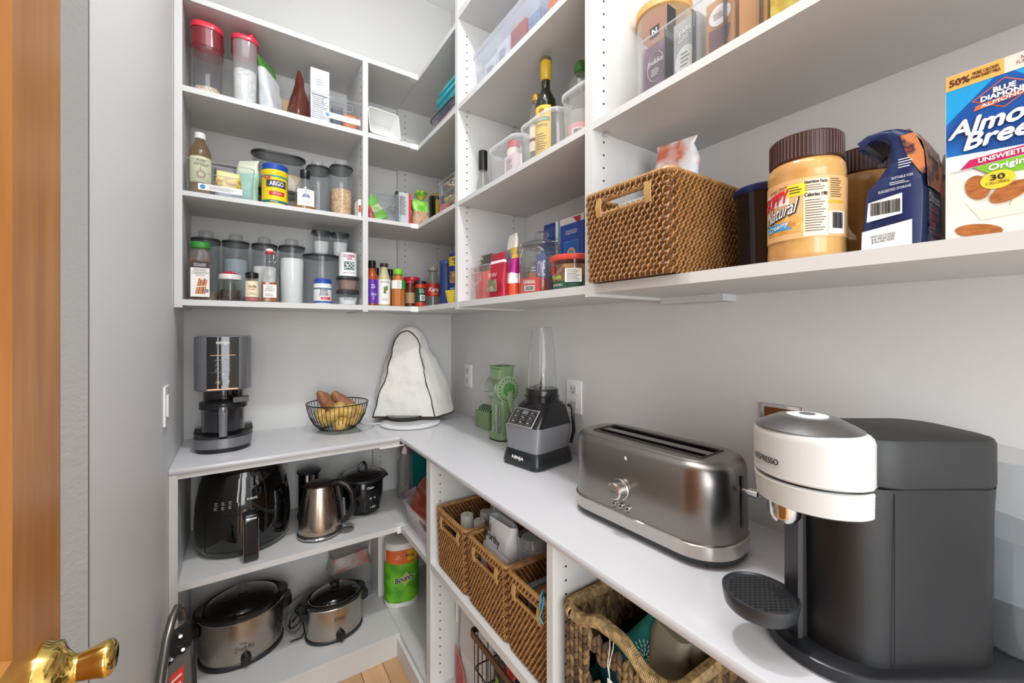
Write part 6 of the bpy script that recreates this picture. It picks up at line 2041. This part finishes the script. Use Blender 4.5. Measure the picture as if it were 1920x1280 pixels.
carton('white_canister', 'white box between the paper towels and the back panel', 'box', (-.42, -.10, ZL + .001), 0, .06, .12, .33, pm('dcdad8', .4))
lathe_thing('storage_canister', 'round grey container behind the paper towels at the side panel', 'food container', (-.13, -.46, ZL + .001), 0, [('body', [(.09, 0), (.1, .2)], clear('cfd8d4', .8, .4, 'b5c0bc')), ('lid', [(.104, .2), (.104, .215), (.1, .218)], pm('55585a', .3))])

# bottom shelf right: pail and wire basket
t = thing('lidded_pail', 'light grey plastic pail with red handle opening on the bottom shelf', 'pail', (-.20, -.885, ZL + .001), -90)
PG = pm('bfbab8', .35)
b = B()
b.loft([(0, .2, .28, .05), (.006, .21, .29, .055), (.16, .215, .3, .06), (.34, .21, .29, .06), (.35, .2, .28, .055)], pm('cdcac8', .35), 10)
b.build('body', t)
b = B()
b.loft([(.145, .219, .304, .062), (.152, .221, .306, .063), (.33, .213, .293, .062), (.36, .19, .27, .055)], PG, 10)
b.build('upper_shell', t)
b = B()
y = -.1515
b.poly([(-.098, .135), (-.07, .12), (-.035, .09), (-.02, .055), (-.03, .02), (-.098, .0)], y, pm('d65a50', .35))
b.poly([(-.09, .118), (-.068, .10), (-.045, .075), (-.04, .045), (-.05, .02), (-.088, .01)], y - .001, pm('9c1420', .3))
b.build('red_grip', t)
B().rbox(.008, .003, .22, .31, .001, WHITE2, .001, -.09, -.150).build('catch', t)
t = thing('wire_basket', 'black wire basket with bronze front rail on the bottom shelf', 'basket', (-.235, -1.18, ZL + .001), -90)
b = B()
WD, DD, HH = .36, .33, .33
for z in (.006, .075, .15, .225):
    b.tube([(x, y, z) for x, y in rrect(WD - .012, DD - .012, .015, 4)], .0022, pm('1d1b1a', .4), 5, True)
for k in range(15):
    x = -WD / 2 + .012 + (WD - .024) * k / 14
    b.tube([(x, -DD / 2 + .004, HH), (x, -DD / 2 + .006, .006), (x, DD / 2 - .006, .006), (x, DD / 2 - .004, HH)], .0016, pm('1d1b1a', .4), 5)
for k in range(9):
    y_ = -DD / 2 + .02 + (DD - .04) * k / 8
    for s in (-1, 1):
        b.tube([(s * (WD / 2 - .004), y_, HH), (s * (WD / 2 - .006), y_, .006)], .0016, pm('1d1b1a', .4), 5)
b.build('wires', t)
b = B()
for s in (-1, 1):
    b.box(s * WD / 2 - .002, s * WD / 2 + .002, -DD / 2, DD / 2, HH - .006, HH + .012, pm('1a1817', .4))
b.box(-WD / 2, WD / 2, DD / 2 - .002, DD / 2 + .002, HH - .006, HH + .012, pm('1a1817', .4))
b.box(-WD / 2, WD / 2, -DD / 2 - .003, -DD / 2 + .003, HH - .012, HH + .008, pm('6a5040', .3, .6))
b.build('rail', t)
for k, (y_, z, c1, c2, lb) in enumerate(((-1.06, .01, '1a1a16', '7fb83a', 'black and lime snack bag in the wire basket'), (-1.12, .01, '241c1c', 'c83a2a', 'black bag with red print in the wire basket'), (-1.19, .03, '1f3f9a', '2b55b8', 'blue snack bag in the wire basket'), (-1.25, .01, '4a2a2a', 'd8d4d0', 'brown printed bag in the wire basket'))):
    pouch('snack_bag', lb, (-.325 - .012 * (k % 2), y_, ZL + .008 + z), -90, .075, .06, .235 + .03 * (k % 2), [(1, spot(c1, c2, 14, .35, 0, .55, .03))], seed=95 + k, amp=.012)

# folding step stool leaning at the lower left
t = thing('folding_step_stool', 'folded grey metal step stool leaning at the lower left', 'step stool', (0, 0, 0))
GM = pm('77746f', .3, .8)
b = B()
b.tube([(-1.176, -.86, .02), (-1.172, -.82, .30), (-1.166, -.76, .45), (-1.158, -.70, .53), (-1.150, -.66, .565), (-1.142, -.635, .575), (-1.136, -.62, .562), (-1.134, -.615, .53)], .0105, GM, 12)
b.build('tube_frame', t)
b = B()
b.add([(-1.150, -.635, .515), (-1.112, -.615, .520), (-1.108, -.62, .455), (-1.156, -.65, .44), (-1.152, -.665, .515), (-1.114, -.645, .520), (-1.110, -.65, .455), (-1.158, -.68, .44)], [(0, 1, 2, 3), (4, 5, 6, 7), (0, 1, 5, 4), (1, 2, 6, 5), (2, 3, 7, 6), (3, 0, 4, 7)], pm('1a1a1c', .4))
b.build('hinge_bracket', t)
b = B()
for p in ((-1.132, -.652, .505), (-1.126, -.655, .468), (-1.15, -.672, .462)):
    b.T = Matrix.Translation(p) @ Matrix.Rotation(R(70), 4, 'X')
    b.lathe([(.006, -.004), (.006, .018), (.004, .021)], CHROME, 12)
b.build('rivets', t)
b = B()
SG2 = pm('6f6c68', .4, .3)
b.add([(-1.155, -.70, .455), (-1.112, -.66, .465), (-1.165, -.86, .05), (-1.09, -.80, .05), (-1.15, -.67, .455), (-1.107, -.63, .465), (-1.16, -.82, .05), (-1.08, -.76, .05)], [(0, 1, 3, 2), (4, 5, 7, 6), (0, 1, 5, 4), (1, 3, 7, 5), (0, 2, 6, 4), (2, 3, 7, 6)], SG2)
b.build('step_panel', t)
b = B()
for k in range(4):
    u = .25 + .22 * k
    p = Vector((-1.112, -.66, .465)).lerp(Vector((-1.107, -.63, .465)), u)
    q = Vector((-1.09, -.80, .05)).lerp(Vector((-1.08, -.76, .05)), u)
    b.tube([tuple(p + Vector((.003, 0, -.03))), tuple(q + Vector((.003, 0, .03)))], .003, pm('2a2826', .6), 5)
b.build('tread_ribs', t)
b = B()
A_, B_, C_, D_2 = Vector((-1.155, -.70, .455)), Vector((-1.112, -.66, .465)), Vector((-1.165, -.86, .05)), Vector((-1.09, -.80, .05))
nrm = (B_ - A_).cross(C_ - A_).normalized()
if nrm.y > 0:
    nrm = -nrm
def lp(u, v, o):
    return tuple((A_.lerp(B_, u)).lerp(C_.lerp(D_2, u), v) + nrm * o)
for (v0, v1, m) in ((.06, .22, pm('d8402c', .4)), (.22, .8, PAPER)):
    b.add([lp(.1, v0, .001), lp(.72, v0, .001), lp(.66, v1, .001), lp(.1, v1, .001)], [(0, 1, 2, 3)], m)
for k in range(16):
    v = .09 + .04 * k
    b.add([lp(.16, v, .0018), lp(.6 - .03 * (k % 3), v, .0018), lp(.6 - .03 * (k % 3), v + .012, .0018), lp(.16, v + .012, .0018)], [(0, 1, 2, 3)], WHITE2 if v < .22 else pm('77777a'))
b.build('warning_label', t)
